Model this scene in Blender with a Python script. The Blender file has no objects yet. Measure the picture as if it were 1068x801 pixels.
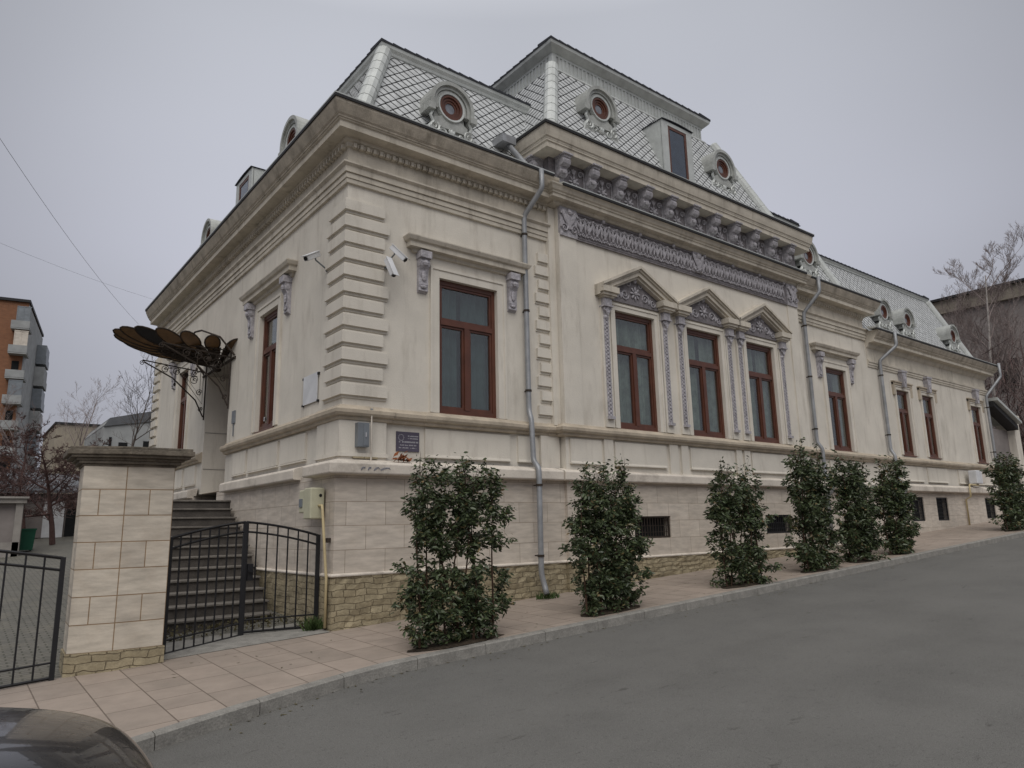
import bpy, math, random
import numpy as np
from mathutils import Vector, Matrix
random.seed(7)
R = math.radians
SC = bpy.context.scene
COL = SC.collection

# ------------------------------------------------------------------ camera, light, exposure
CAM = (-4.585, -10.318, 1.45)
yaw, pitch, roll = 0.664678, 0.19846, -0.02133
f = Vector((math.sin(yaw)*math.cos(pitch), math.cos(yaw)*math.cos(pitch), math.sin(pitch)))
rt = Vector((math.cos(yaw), -math.sin(yaw), 0)); up = rt.cross(f)
c_, s_ = math.cos(roll), math.sin(roll)
r2 = c_*rt + s_*up; u2 = -s_*rt + c_*up
cd = bpy.data.cameras.new("camera"); cam = bpy.data.objects.new("camera", cd); COL.objects.link(cam)
cd.sensor_width = 36; cd.lens = 25.05; cd.clip_start = 0.05; cd.clip_end = 3000
m = Matrix(((r2.x, u2.x, -f.x, CAM[0]), (r2.y, u2.y, -f.y, CAM[1]), (r2.z, u2.z, -f.z, CAM[2]), (0, 0, 0, 1)))
cam.matrix_world = m
SC.camera = cam

SUN_EL, SUN_AZ = R(52), R(215)      # azimuth measured clockwise from +Y
W = bpy.data.worlds.new("World"); SC.world = W; W.use_nodes = True
nt = W.node_tree; N = nt.nodes; L = nt.links
bg = N['Background']
sky = N.new('ShaderNodeTexSky'); sky.sky_type = 'NISHITA'; sky.sun_disc = False
sky.sun_elevation = SUN_EL; sky.sun_rotation = SUN_AZ; sky.air_density = 1.5; sky.dust_density = 4
hs = N.new('ShaderNodeHueSaturation'); hs.inputs['Saturation'].default_value = 0.25
L.new(sky.outputs[0], hs.inputs['Color'])
tc = N.new('ShaderNodeTexCoord'); sp = N.new('ShaderNodeSeparateXYZ'); L.new(tc.outputs['Generated'], sp.inputs[0])
cr = N.new('ShaderNodeValToRGB'); L.new(sp.outputs['Z'], cr.inputs[0])
e = cr.color_ramp.elements
e[0].position = 0.0; e[0].color = (4.9, 5.0, 5.7, 1)
e[1].position = 1.0; e[1].color = (17.0, 17.0, 17.4, 1)
a = cr.color_ramp.elements.new(0.35); a.color = (5.5, 5.65, 6.5, 1)
a = cr.color_ramp.elements.new(0.62); a.color = (5.4, 5.6, 6.2, 1)
nz = N.new('ShaderNodeTexNoise'); nz.inputs['Scale'].default_value = 1.1; nz.inputs['Detail'].default_value = 3; nz.inputs['Roughness'].default_value = .45
mp = N.new('ShaderNodeMapping'); mp.inputs['Scale'].default_value = (1, 1, 1.6); mp.inputs['Location'].default_value = (.7, .2, 0)
L.new(tc.outputs['Generated'], mp.inputs[0]); L.new(mp.outputs[0], nz.inputs['Vector'])
mr = N.new('ShaderNodeMapRange'); mr.inputs[1].default_value = .3; mr.inputs[2].default_value = .7; mr.inputs[3].default_value = .90; mr.inputs[4].default_value = 1.08
L.new(nz.outputs[0], mr.inputs[0])
ml = N.new('ShaderNodeMix'); ml.data_type = 'RGBA'; ml.blend_type = 'MULTIPLY'; ml.inputs[0].default_value = 1
L.new(cr.outputs[0], ml.inputs[6]); L.new(mr.outputs[0], ml.inputs[7])
# sky colour dimmed away from the view centre to imitate lens vignette
dp = N.new('ShaderNodeVectorMath'); dp.operation = 'DOT_PRODUCT'; dp.inputs[1].default_value = Vector((.56, .72, .42)).normalized()
L.new(tc.outputs['Generated'], dp.inputs[0])
mr9 = N.new('ShaderNodeMapRange'); mr9.inputs[1].default_value = .74; mr9.inputs[2].default_value = .99; mr9.inputs[3].default_value = .60; mr9.inputs[4].default_value = 1.0; mr9.interpolation_type = 'SMOOTHSTEP'
L.new(dp.outputs['Value'], mr9.inputs[0])
ml2 = N.new('ShaderNodeMix'); ml2.data_type = 'RGBA'; ml2.blend_type = 'MULTIPLY'; ml2.inputs[0].default_value = 1
L.new(ml.outputs[2], ml2.inputs[6]); L.new(mr9.outputs[0], ml2.inputs[7]); ml = ml2
mx = N.new('ShaderNodeMix'); mx.data_type = 'RGBA'; mx.inputs[0].default_value = .93
L.new(hs.outputs[0], mx.inputs[6]); L.new(ml.outputs[2], mx.inputs[7])
L.new(mx.outputs[2], bg.inputs['Color']); bg.inputs['Strength'].default_value = 0.096

sd = bpy.data.lights.new("sun", 'SUN'); sd.energy = 1.5; sd.angle = R(50); sd.color = (1, .96, .9)
so = bpy.data.objects.new("sun", sd); COL.objects.link(so)
dirv = Vector((math.sin(SUN_AZ)*math.cos(SUN_EL), math.cos(SUN_AZ)*math.cos(SUN_EL), math.sin(SUN_EL)))
so.rotation_euler = dirv.to_track_quat('Z', 'Y').to_euler(); so.location = (0, -20, 30)
SC.view_settings.view_transform = 'Standard'; SC.view_settings.look = 'None'
SC.view_settings.gamma = 1; SC.view_settings.exposure = 0.09; SC.view_settings.use_curve_mapping = False
SC.render.engine = 'CYCLES'
SC.cycles.transparent_max_bounces = 12

# ------------------------------------------------------------------ materials
def mat(name, base, rough=.8, metal=0, var=.12, nscale=3.0, bump=0.0, bscale=40, stain=0, stain_col=(.1, .09, .08), streak=False, spec=.3, fine=0, hue2=None, seed=0, detail=4):
    m = bpy.data.materials.new(name); m.use_nodes = True
    nt = m.node_tree; N = nt.nodes; L = nt.links; b = N['Principled BSDF']
    b.inputs['Roughness'].default_value = rough; b.inputs['Metallic'].default_value = metal
    b.inputs['Specular IOR Level'].default_value = spec
    tc = N.new('ShaderNodeTexCoord')
    mp = N.new('ShaderNodeMapping'); mp.inputs['Location'].default_value = (seed*3.1, seed*1.7, seed*2.3)
    L.new(tc.outputs['Object'], mp.inputs[0])
    n1 = N.new('ShaderNodeTexNoise'); n1.inputs['Scale'].default_value = nscale; n1.inputs['Detail'].default_value = detail; n1.inputs['Roughness'].default_value = .6
    L.new(mp.outputs[0], n1.inputs['Vector'])
    lo = tuple(c*(1-var) for c in base); hi = tuple(min(1, c*(1+var)) for c in (hue2 or base))
    r = N.new('ShaderNodeValToRGB'); r.color_ramp.elements[0].position = .3; r.color_ramp.elements[1].position = .7
    r.color_ramp.elements[0].color = (*lo, 1); r.color_ramp.elements[1].color = (*hi, 1)
    L.new(n1.outputs[0], r.inputs[0]); out = r.outputs[0]
    if fine:
        n3 = N.new('ShaderNodeTexNoise'); n3.inputs['Scale'].default_value = bscale*1.5; n3.inputs['Detail'].default_value = 2
        L.new(mp.outputs[0], n3.inputs['Vector'])
        mr = N.new('ShaderNodeMapRange'); mr.inputs[1].default_value = .3; mr.inputs[2].default_value = .7; mr.inputs[3].default_value = 1-fine; mr.inputs[4].default_value = 1+fine
        L.new(n3.outputs[0], mr.inputs[0])
        q = N.new('ShaderNodeMix'); q.data_type = 'RGBA'; q.blend_type = 'MULTIPLY'; q.inputs[0].default_value = 1
        L.new(out, q.inputs[6]); L.new(mr.outputs[0], q.inputs[7]); out = q.outputs[2]
    if stain:
        n2 = N.new('ShaderNodeTexNoise'); n2.inputs['Scale'].default_value = 1.3; n2.inputs['Detail'].default_value = 7; n2.inputs['Roughness'].default_value = .68
        mp2 = N.new('ShaderNodeMapping'); mp2.inputs['Scale'].default_value = (3.2, 3.2, .55) if streak else (1.6, 1.6, 1.6); mp2.inputs['Location'].default_value = (seed+1, 2, seed)
        L.new(tc.outputs['Object'], mp2.inputs[0]); L.new(mp2.outputs[0], n2.inputs['Vector'])
        mr = N.new('ShaderNodeMapRange'); mr.inputs[1].default_value = .52; mr.inputs[2].default_value = .78; mr.inputs[3].default_value = 0; mr.inputs[4].default_value = stain
        L.new(n2.outputs[0], mr.inputs[0])
        q = N.new('ShaderNodeMix'); q.data_type = 'RGBA'; q.inputs[7].default_value = (*stain_col, 1)
        L.new(mr.outputs[0], q.inputs[0]); L.new(out, q.inputs[6]); out = q.outputs[2]
    L.new(out, b.inputs['Base Color'])
    if bump:
        nb = N.new('ShaderNodeTexNoise'); nb.inputs['Scale'].default_value = bscale; nb.inputs['Detail'].default_value = 5
        L.new(mp.outputs[0], nb.inputs['Vector'])
        bp = N.new('ShaderNodeBump'); bp.inputs['Strength'].default_value = bump; bp.inputs['Distance'].default_value = .02
        L.new(nb.outputs[0], bp.inputs['Height']); L.new(bp.outputs[0], b.inputs['Normal'])
    return m

def brickmat(name, c1, c2, mortar, bw, bh, msize=.012, off=.5, rough=.7, bump=.4, veins=0, dirt=0, dirt_col=(.2, .13, .07), uvrot=0, uvoff=(0, 0), smooth=.1, sq=1.0, sqf=2):
    m = bpy.data.materials.new(name); m.use_nodes = True
    nt = m.node_tree; N = nt.nodes; L = nt.links; b = N['Principled BSDF']
    b.inputs['Roughness'].default_value = rough; b.inputs['Specular IOR Level'].default_value = .3
    tc = N.new('ShaderNodeTexCoord'); mp = N.new('ShaderNodeMapping'); mp.inputs['Rotation'].default_value = (0, 0, uvrot); mp.inputs['Location'].default_value = (*uvoff, 0)
    L.new(tc.outputs['UV'], mp.inputs[0])
    # slight warp so that joints are not ruler straight
    bt = N.new('ShaderNodeTexBrick'); bt.inputs['Scale'].default_value = 1; bt.inputs['Brick Width'].default_value = bw; bt.inputs['Row Height'].default_value = bh
    bt.inputs['Mortar Size'].default_value = msize; bt.inputs['Mortar Smooth'].default_value = smooth; bt.offset = off; bt.squash = sq; bt.squash_frequency = sqf
    bt.inputs['Bias'].default_value = 0
    bt.inputs['Color1'].default_value = (*c1, 1); bt.inputs['Color2'].default_value = (*c2, 1); bt.inputs['Mortar'].default_value = (*mortar, 1)
    L.new(mp.outputs[0], bt.inputs['Vector']); out = bt.outputs['Color']
    n1 = N.new('ShaderNodeTexNoise'); n1.inputs['Scale'].default_value = 2.5; n1.inputs['Detail'].default_value = 6; n1.inputs['Roughness'].default_value = .65
    mv = N.new('ShaderNodeMapping'); mv.inputs['Scale'].default_value = (1, 1, 5) if veins else (1, 1, 1)
    L.new(tc.outputs['Object'], mv.inputs[0]); L.new(mv.outputs[0], n1.inputs['Vector'])
    mr = N.new('ShaderNodeMapRange'); mr.inputs[1].default_value = .3; mr.inputs[2].default_value = .7; mr.inputs[3].default_value = 1-.14-veins; mr.inputs[4].default_value = 1.1
    L.new(n1.outputs[0], mr.inputs[0])
    q = N.new('ShaderNodeMix'); q.data_type = 'RGBA'; q.blend_type = 'MULTIPLY'; q.inputs[0].default_value = 1
    L.new(out, q.inputs[6]); L.new(mr.outputs[0], q.inputs[7]); out = q.outputs[2]
    if dirt:
        n2 = N.new('ShaderNodeTexNoise'); n2.inputs['Scale'].default_value = 1.7; n2.inputs['Detail'].default_value = 8; n2.inputs['Roughness'].default_value = .7
        L.new(tc.outputs['Object'], n2.inputs['Vector'])
        mr2 = N.new('ShaderNodeMapRange'); mr2.inputs[1].default_value = .5; mr2.inputs[2].default_value = .75; mr2.inputs[3].default_value = 0; mr2.inputs[4].default_value = dirt
        L.new(n2.outputs[0], mr2.inputs[0])
        q = N.new('ShaderNodeMix'); q.data_type = 'RGBA'; q.inputs[7].default_value = (*dirt_col, 1)
        L.new(mr2.outputs[0], q.inputs[0]); L.new(out, q.inputs[6]); out = q.outputs[2]
    L.new(out, b.inputs['Base Color'])
    nb = N.new('ShaderNodeTexNoise'); nb.inputs['Scale'].default_value = 14; nb.inputs['Detail'].default_value = 8
    L.new(tc.outputs['Object'], nb.inputs['Vector'])
    sub = N.new('ShaderNodeMath'); sub.operation = 'MULTIPLY_ADD'; sub.inputs[1].default_value = -1.2
    L.new(bt.outputs['Fac'], sub.inputs[0]); L.new(nb.outputs[0], sub.inputs[2])
    bp = N.new('ShaderNodeBump'); bp.inputs['Strength'].default_value = bump; bp.inputs['Distance'].default_value = .015
    L.new(sub.outputs[0], bp.inputs['Height']); L.new(bp.outputs[0], b.inputs['Normal'])
    return m

def rockmat(name):
    m = bpy.data.materials.new(name); m.use_nodes = True
    nt = m.node_tree; N = nt.nodes; L = nt.links; b = N['Principled BSDF']; b.inputs['Roughness'].default_value = .9
    tc = N.new('ShaderNodeTexCoord')
    ns = N.new('ShaderNodeTexNoise'); ns.inputs['Scale'].default_value = 3.2; ns.inputs['Detail'].default_value = 4; L.new(tc.outputs['Object'], ns.inputs['Vector'])
    ad = N.new('ShaderNodeMixRGB'); ad.blend_type = 'ADD'; ad.inputs[0].default_value = .13; L.new(tc.outputs['UV'], ad.inputs[1]); L.new(ns.outputs['Color'], ad.inputs[2])
    bt = N.new('ShaderNodeTexBrick'); bt.inputs['Scale'].default_value = 1; bt.inputs['Brick Width'].default_value = .31; bt.inputs['Row Height'].default_value = .09; bt.squash = .6; bt.squash_frequency = 3
    bt.inputs['Mortar Size'].default_value = .007; bt.inputs['Mortar Smooth'].default_value = .9; bt.inputs['Color1'].default_value = (.40, .34, .225, 1); bt.inputs['Color2'].default_value = (.335, .28, .18, 1); bt.inputs['Mortar'].default_value = (.25, .20, .125, 1)
    L.new(ad.outputs[0], bt.inputs['Vector']); rp = bt
    mr = N.new('ShaderNodeMath'); mr.operation = 'SUBTRACT'; mr.inputs[0].default_value = 1.0; L.new(bt.outputs['Fac'], mr.inputs[1])
    n2 = N.new('ShaderNodeTexNoise'); n2.inputs['Scale'].default_value = 5; n2.inputs['Detail'].default_value = 8; n2.inputs['Roughness'].default_value = .7; L.new(tc.outputs['Object'], n2.inputs['Vector'])
    m2 = N.new('ShaderNodeMapRange'); m2.inputs[1].default_value = .3; m2.inputs[2].default_value = .7; m2.inputs[3].default_value = .62; m2.inputs[4].default_value = 1.15; L.new(n2.outputs[0], m2.inputs[0])
    mu = m2
    q = N.new('ShaderNodeMix'); q.data_type = 'RGBA'; q.blend_type = 'MULTIPLY'; q.inputs[0].default_value = 1; L.new(rp.outputs[0], q.inputs[6]); L.new(mu.outputs[0], q.inputs[7]); L.new(q.outputs[2], b.inputs['Base Color'])
    h = N.new('ShaderNodeMath'); h.operation = 'MULTIPLY_ADD'; h.inputs[1].default_value = .8; L.new(mr.outputs[0], h.inputs[0]); L.new(n2.outputs[0], h.inputs[2])
    bp = N.new('ShaderNodeBump'); bp.inputs['Strength'].default_value = .9; bp.inputs['Distance'].default_value = .03; L.new(h.outputs[0], bp.inputs['Height']); L.new(bp.outputs[0], b.inputs['Normal'])
    return m

def glassmat(name, tint=(.75, .85, .82), refl=.9):
    m = bpy.data.materials.new(name); m.use_nodes = True
    nt = m.node_tree; N = nt.nodes; L = nt.links; N.remove(N['Principled BSDF'])
    t = N.new('ShaderNodeBsdfTransparent'); t.inputs[0].default_value = (*tint, 1)
    g = N.new('ShaderNodeBsdfGlossy'); g.inputs['Roughness'].default_value = .03; g.inputs[0].default_value = (refl, refl, refl, 1)
    lw = N.new('ShaderNodeLayerWeight'); lw.inputs[0].default_value = .5
    pw = N.new('ShaderNodeMath'); pw.operation = 'POWER'; pw.inputs[1].default_value = 4; L.new(lw.outputs['Facing'], pw.inputs[0])
    fr = N.new('ShaderNodeMath'); fr.operation = 'MULTIPLY_ADD'; fr.inputs[1].default_value = .8; fr.inputs[2].default_value = .09; L.new(pw.outputs[0], fr.inputs[0])
    tc = N.new('ShaderNodeTexCoord'); n = N.new('ShaderNodeTexNoise'); n.inputs['Scale'].default_value = 1.6
    L.new(tc.outputs['Object'], n.inputs['Vector']); bp = N.new('ShaderNodeBump'); bp.inputs['Strength'].default_value = .05; bp.inputs['Distance'].default_value = .05
    L.new(n.outputs[0], bp.inputs['Height']); L.new(bp.outputs[0], g.inputs['Normal'])
    mxs = N.new('ShaderNodeMixShader'); L.new(fr.outputs[0], mxs.inputs[0]); L.new(t.outputs[0], mxs.inputs[1]); L.new(g.outputs[0], mxs.inputs[2])
    L.new(mxs.outputs[0], N['Material Output'].inputs[0]); return m

M = {}
PL = (.65, .61, .54)
M['plaster'] = mat('plaster', PL, .85, var=.08, nscale=1.2, bump=.2, bscale=45, stain=.42, stain_col=(.24, .20, .155), streak=True, fine=.03)
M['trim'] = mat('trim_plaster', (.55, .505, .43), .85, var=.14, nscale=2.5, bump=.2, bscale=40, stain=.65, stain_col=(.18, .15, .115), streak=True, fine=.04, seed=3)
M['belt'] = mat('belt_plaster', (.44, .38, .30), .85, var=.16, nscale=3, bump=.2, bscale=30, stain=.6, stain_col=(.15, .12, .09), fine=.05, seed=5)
M['ledge'] = mat('ledge_stone', (.62, .565, .495), .8, var=.12, nscale=2, bump=.25, bscale=22, stain=.75, stain_col=(.22, .19, .16), fine=.04, seed=2)
M['clad'] = brickmat('stone_cladding', (.63, .565, .49), (.55, .49, .42), (.34, .28, .22), .68, .365, .005, veins=.12, dirt=.3, dirt_col=(.40, .32, .24), bump=.12, uvoff=(.1, -.07))
M['rock'] = rockmat('rock_face')
M['pillar'] = brickmat('pillar_stone', (.62, .56, .47), (.53, .475, .40), (.27, .185, .11), .56, .323, .008, off=0, veins=.16, dirt=.35, dirt_col=(.34, .25, .17), bump=.25, smooth=.5, sq=.5, sqf=2, uvoff=(0, .088))
M['capstone'] = mat('weathered_cap_stone', (.14, .12, .095), .95, var=.4, nscale=5, bump=.6, bscale=25, stain=.7, stain_col=(.05, .045, .038), fine=.15)
M['orn'] = mat('grey_ornament_stone', (.39, .375, .40), .9, var=.3, nscale=14, bump=.4, bscale=50, fine=.2, stain=.4, stain_col=(.09, .08, .08))
M['frame'] = mat('red_brown_window_paint', (.10, .035, .02), .4, var=.2, nscale=6, spec=.5)
M['glass'] = glassmat('window_glass', (.90, .94, .92), .85)
M['glassdk'] = glassmat('dark_glass', (.45, .5, .5))
M['blind'] = mat('pale_green_curtain', (.17, .19, .175), .9, var=.35, nscale=5)
M['blinddk'] = mat('dim_vertical_blind', (.05, .075, .078), .9, var=.3, nscale=3)
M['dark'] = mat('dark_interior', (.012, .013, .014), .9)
M['zinc'] = mat('zinc_sheet', (.52, .54, .525), .5, metal=.25, var=.12, nscale=3, bump=.08, bscale=15, stain=.4, stain_col=(.2, .2, .19), fine=.04)
M['shingle'] = mat('zinc_shingle', (.52, .535, .54), .6, metal=.1, var=.16, nscale=5, bump=.05, bscale=20, fine=.05, stain=.35, stain_col=(.2, .21, .21), streak=True)
M['underlay'] = mat('roof_underlay', (.035, .035, .04), .9)
M['darktile'] = mat('dark_roof_tile', (.03, .032, .04), .7)
M['gutter'] = mat('dark_gutter_edge', (.028, .028, .03), .6)
M['pipe'] = mat('grey_downpipe_paint', (.30, .31, .325), .45, metal=.3, var=.2, nscale=4, stain=.4, stain_col=(.12, .11, .10), streak=True)
M['iron'] = mat('black_iron', (.018, .018, .02), .5, var=.2)
M['rust'] = mat('rusty_iron', (.04, .03, .024), .7, var=.4, nscale=8)
M['amber'] = mat('amber_glass_panel', (.15, .08, .028), .35, var=.3, nscale=5, spec=.6)
M['ambdark'] = mat('smoky_amber_glass', (.05, .032, .018), .4, var=.5, nscale=6)
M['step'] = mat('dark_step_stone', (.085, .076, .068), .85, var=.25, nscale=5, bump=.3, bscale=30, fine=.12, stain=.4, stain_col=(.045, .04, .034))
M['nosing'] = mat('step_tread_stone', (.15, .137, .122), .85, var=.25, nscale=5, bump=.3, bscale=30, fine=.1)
M['door'] = mat('dark_red_door', (.06, .018, .012), .45)
M['reveal'] = mat('grey_marble_panel', (.33, .31, .28), .6, var=.1, nscale=4)
M['white'] = mat('white_paint', (.62, .63, .65), .5)
M['metalgrey'] = mat('grey_metal_box', (.21, .23, .25), .5, metal=.4, stain=.3)
M['cream'] = mat('cream_plastic', (.50, .49, .36), .55, stain=.35, stain_col=(.22, .2, .12))
M['yellow'] = mat('yellow_gas_pipe', (.52, .43, .25), .5, stain=.5, stain_col=(.4, .33, .2))
M['plaque'] = mat('slate_purple_plaque', (.085, .075, .105), .4)
M['letter'] = mat('pale_lettering', (.42, .42, .45), .6)
M['black'] = mat('black_plastic', (.015, .015, .017), .5)
M['curtaindoor'] = M['door']

# ------------------------------------------------------------------ mesh helpers
class MB:
    def __init__(s): s.v = []; s.f = []; s.smooth = False
    def add(s, vs, fs):
        o = len(s.v); s.v.extend([tuple(p) for p in vs]); s.f.extend([tuple(i+o for i in q) for q in fs]); return s
    def box(s, x0, x1, y0, y1, z0, z1):
        return s.add([(x0, y0, z0), (x1, y0, z0), (x1, y1, z0), (x0, y1, z0), (x0, y0, z1), (x1, y0, z1), (x1, y1, z1), (x0, y1, z1)],
                     [(0, 3, 2, 1), (4, 5, 6, 7), (0, 1, 5, 4), (1, 2, 6, 5), (2, 3, 7, 6), (3, 0, 4, 7)])
    def prism(s, poly, axis, a, b):
        """poly: list of 2D points; extruded along axis from a to b"""
        def P(p, t):
            return (t, p[0], p[1]) if axis == 'x' else (p[0], t, p[1]) if axis == 'y' else (p[0], p[1], t)
        n = len(poly); vs = [P(p, a) for p in poly]+[P(p, b) for p in poly]
        fs = [tuple(range(n-1, -1, -1)), tuple(range(n, 2*n))]+[(i, (i+1) % n, n+(i+1) % n, n+i) for i in range(n)]
        return s.add(vs, fs)
    def tube(s, pts, r, n=6, cap=True):
        pts = [Vector(p) for p in pts]; rs = r if isinstance(r, (list, tuple)) else [r]*len(pts)
        vs = []; fs = []; pu = None
        for i, p in enumerate(pts):
            d = (pts[min(i+1, len(pts)-1)]-pts[max(i-1, 0)])
            d = d.normalized() if d.length > 1e-9 else Vector((0, 0, 1))
            if pu is None:
                pu = d.cross(Vector((0.13, 0.27, 1))); pu = pu.normalized() if pu.length > .05 else d.cross(Vector((1, 0, 0))).normalized()
            else:
                pu = (pu-d*pu.dot(d)); pu = pu.normalized() if pu.length > 1e-6 else d.orthogonal().normalized()
            w = d.cross(pu)
            for k in range(n):
                a = 2*math.pi*k/n; vs.append(p+(pu*math.cos(a)+w*math.sin(a))*rs[i])
        for i in range(len(pts)-1):
            for k in range(n):
                fs.append((i*n+k, i*n+(k+1) % n, (i+1)*n+(k+1) % n, (i+1)*n+k))
        if cap: fs.append(tuple(range(n-1, -1, -1))); fs.append(tuple((len(pts)-1)*n+k for k in range(n)))
        return s.add(vs, fs)
    def lathe(s, c, prof, n=16, axis='z'):
        vs = []; fs = []
        for (r, t) in prof:
            for k in range(n):
                a = 2*math.pi*k/n; x, y = r*math.cos(a), r*math.sin(a)
                if axis == 'z': vs.append((c[0]+x, c[1]+y, c[2]+t))
                elif axis == 'y': vs.append((c[0]+x, c[1]+t, c[2]+y))
                else: vs.append((c[0]+t, c[1]+x, c[2]+y))
        for i in range(len(prof)-1):
            for k in range(n): fs.append((i*n+k, i*n+(k+1) % n, (i+1)*n+(k+1) % n, (i+1)*n+k))
        fs.append(tuple(range(n-1, -1, -1))); fs.append(tuple((len(prof)-1)*n+k for k in range(n)))
        return s.add(vs, fs)
    def ell(s, c, rx, ry, rz, nu=7, nv=4):
        vs = [(c[0], c[1], c[2]+rz)]; fs = []
        for j in range(1, nv):
            t = math.pi*j/nv
            for k in range(nu):
                a = 2*math.pi*k/nu; vs.append((c[0]+rx*math.sin(t)*math.cos(a), c[1]+ry*math.sin(t)*math.sin(a), c[2]+rz*math.cos(t)))
        vs.append((c[0], c[1], c[2]-rz)); e = len(vs)-1
        for k in range(nu):
            fs.append((0, 1+k, 1+(k+1) % nu)); b = 1+(nv-2)*nu; fs.append((e, b+(k+1) % nu, b+k))
        for j in range(nv-2):
            for k in range(nu):
                a = 1+j*nu; fs.append((a+k, a+nu+k, a+nu+(k+1) % nu, a+(k+1) % nu))
        return s.add(vs, fs)
    def sweep(s, prof, path, closed_prof=False):
        """prof [(offset, z)], path [(x,y)] ; outward is to the right-hand side when walking the path"""
        n = len(path); P = [Vector((p[0], p[1])) for p in path]; nrm = []
        for i in range(n-1):
            d = (P[i+1]-P[i]).normalized(); nrm.append(Vector((d.y, -d.x)))
        off = []
        for i in range(n):
            if i == 0: off.append(nrm[0])
            elif i == n-1: off.append(nrm[-1])
            else:
                a, b = nrm[i-1], nrm[i]; off.append((a+b)/(1+a.dot(b)))
        vs = []; k = len(prof)
        for i in range(n):
            for (o, z) in prof: q = P[i]+off[i]*o; vs.append((q.x, q.y, z))
        fs = []
        for i in range(n-1):
            for j in range(k-1 if not closed_prof else k):
                j2 = (j+1) % k; fs.append((i*k+j, (i+1)*k+j, (i+1)*k+j2, i*k+j2))
        fs.append(tuple(range(k))); fs.append(tuple((n-1)*k+j for j in reversed(range(k))))
        return s.add(vs, fs)
    def map(s, fn, start=0):
        for i in range(start, len(s.v)): s.v[i] = tuple(fn(Vector(s.v[i])))
        return s
    def build(s, name, material, parent=None, smooth=None, bevel=0):
        me = bpy.data.meshes.new(name)
        me.from_pydata(s.v, [], s.f)
        me.validate(verbose=False)
        n = len(me.loops)
        if n:
            uv = me.uv_layers.new(name='UVMap')
            co = np.empty(len(me.vertices)*3); me.vertices.foreach_get('co', co); co = co.reshape(-1, 3)
            li = np.empty(n, dtype=np.int32); me.loops.foreach_get('vertex_index', li)
            nr = np.empty(len(me.polygons)*3); me.polygons.foreach_get('normal', nr); nr = np.abs(nr.reshape(-1, 3))
            tot = np.empty(len(me.polygons), dtype=np.int32); me.polygons.foreach_get('loop_total', tot)
            ax = np.repeat(np.argmax(nr, axis=1), tot); p = co[li]
            u = np.where(ax == 0, p[:, 1], p[:, 0]); v = np.where(ax == 2, p[:, 1], p[:, 2])
            uv.data.foreach_set('uv', np.stack([u, v], 1).ravel())
        if smooth or (smooth is None and s.smooth):
            me.polygons.foreach_set('use_smooth', [True]*len(me.polygons))
        me.materials.append(material); me.update()
        o = bpy.data.objects.new(name, me); COL.objects.link(o)
        if parent is not None: o.parent = parent
        if bevel:
            b = o.modifiers.new('bevel', 'BEVEL'); b.width = bevel; b.segments = 2; b.limit_method = 'ANGLE'
        return o

def tag(o, label=None, cat=None, group=None, kind=None):
    if label: o['label'] = label
    if cat: o['category'] = cat
    if group: o['group'] = group
    if kind: o['kind'] = kind
    return o
def thing(name, label, cat, loc=(0, 0, 0), rz=0, group=None):
    o = bpy.data.objects.new(name, None); COL.objects.link(o); o.location = loc; o.rotation_euler = (0, 0, rz); o.empty_display_size = .2
    return tag(o, label, cat, group)
def gz(x, y):
    """pavement / yard level"""
    xx = max(-40, min(40, x))
    if y <= 0: return .05*xx + .02*max(y, -14)
    return .05*xx + .055*min(y, 45)

# ------------------------------------------------------------------ SETTING: ground, road, pavement, kerb
M['asphalt'] = mat('asphalt', (.135, .132, .124), .9, var=.10, nscale=.7, bump=.5, bscale=90, fine=.28, stain=.3, stain_col=(.09, .086, .08), spec=.25)
M['paving'] = brickmat('pavement_slabs', (.345, .285, .24), (.285, .238, .20), (.14, .11, .088), .74, .46, .007, veins=0, dirt=.5, dirt_col=(.21, .185, .155), bump=.15, uvrot=math.pi/2, sq=.62, sqf=3)
M['kerb'] = mat('kerb_concrete', (.24, .23, .21), .9, var=.2, nscale=6, bump=.3, bscale=40, fine=.15, stain=.5, stain_col=(.10, .095, .085))
M['yard'] = brickmat('yard_pavers', (.165, .155, .135), (.125, .12, .105), (.06, .06, .045), .2, .1, .012, dirt=.6, dirt_col=(.21, .19, .15), bump=.5)
M['soil'] = mat('soil', (.05, .037, .025), 1, var=.5, nscale=20, bump=1, bscale=50)
M['farground'] = mat('rough_ground', (.10, .09, .07), 1, var=.4, nscale=.5, bump=.4, bscale=5)

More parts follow.
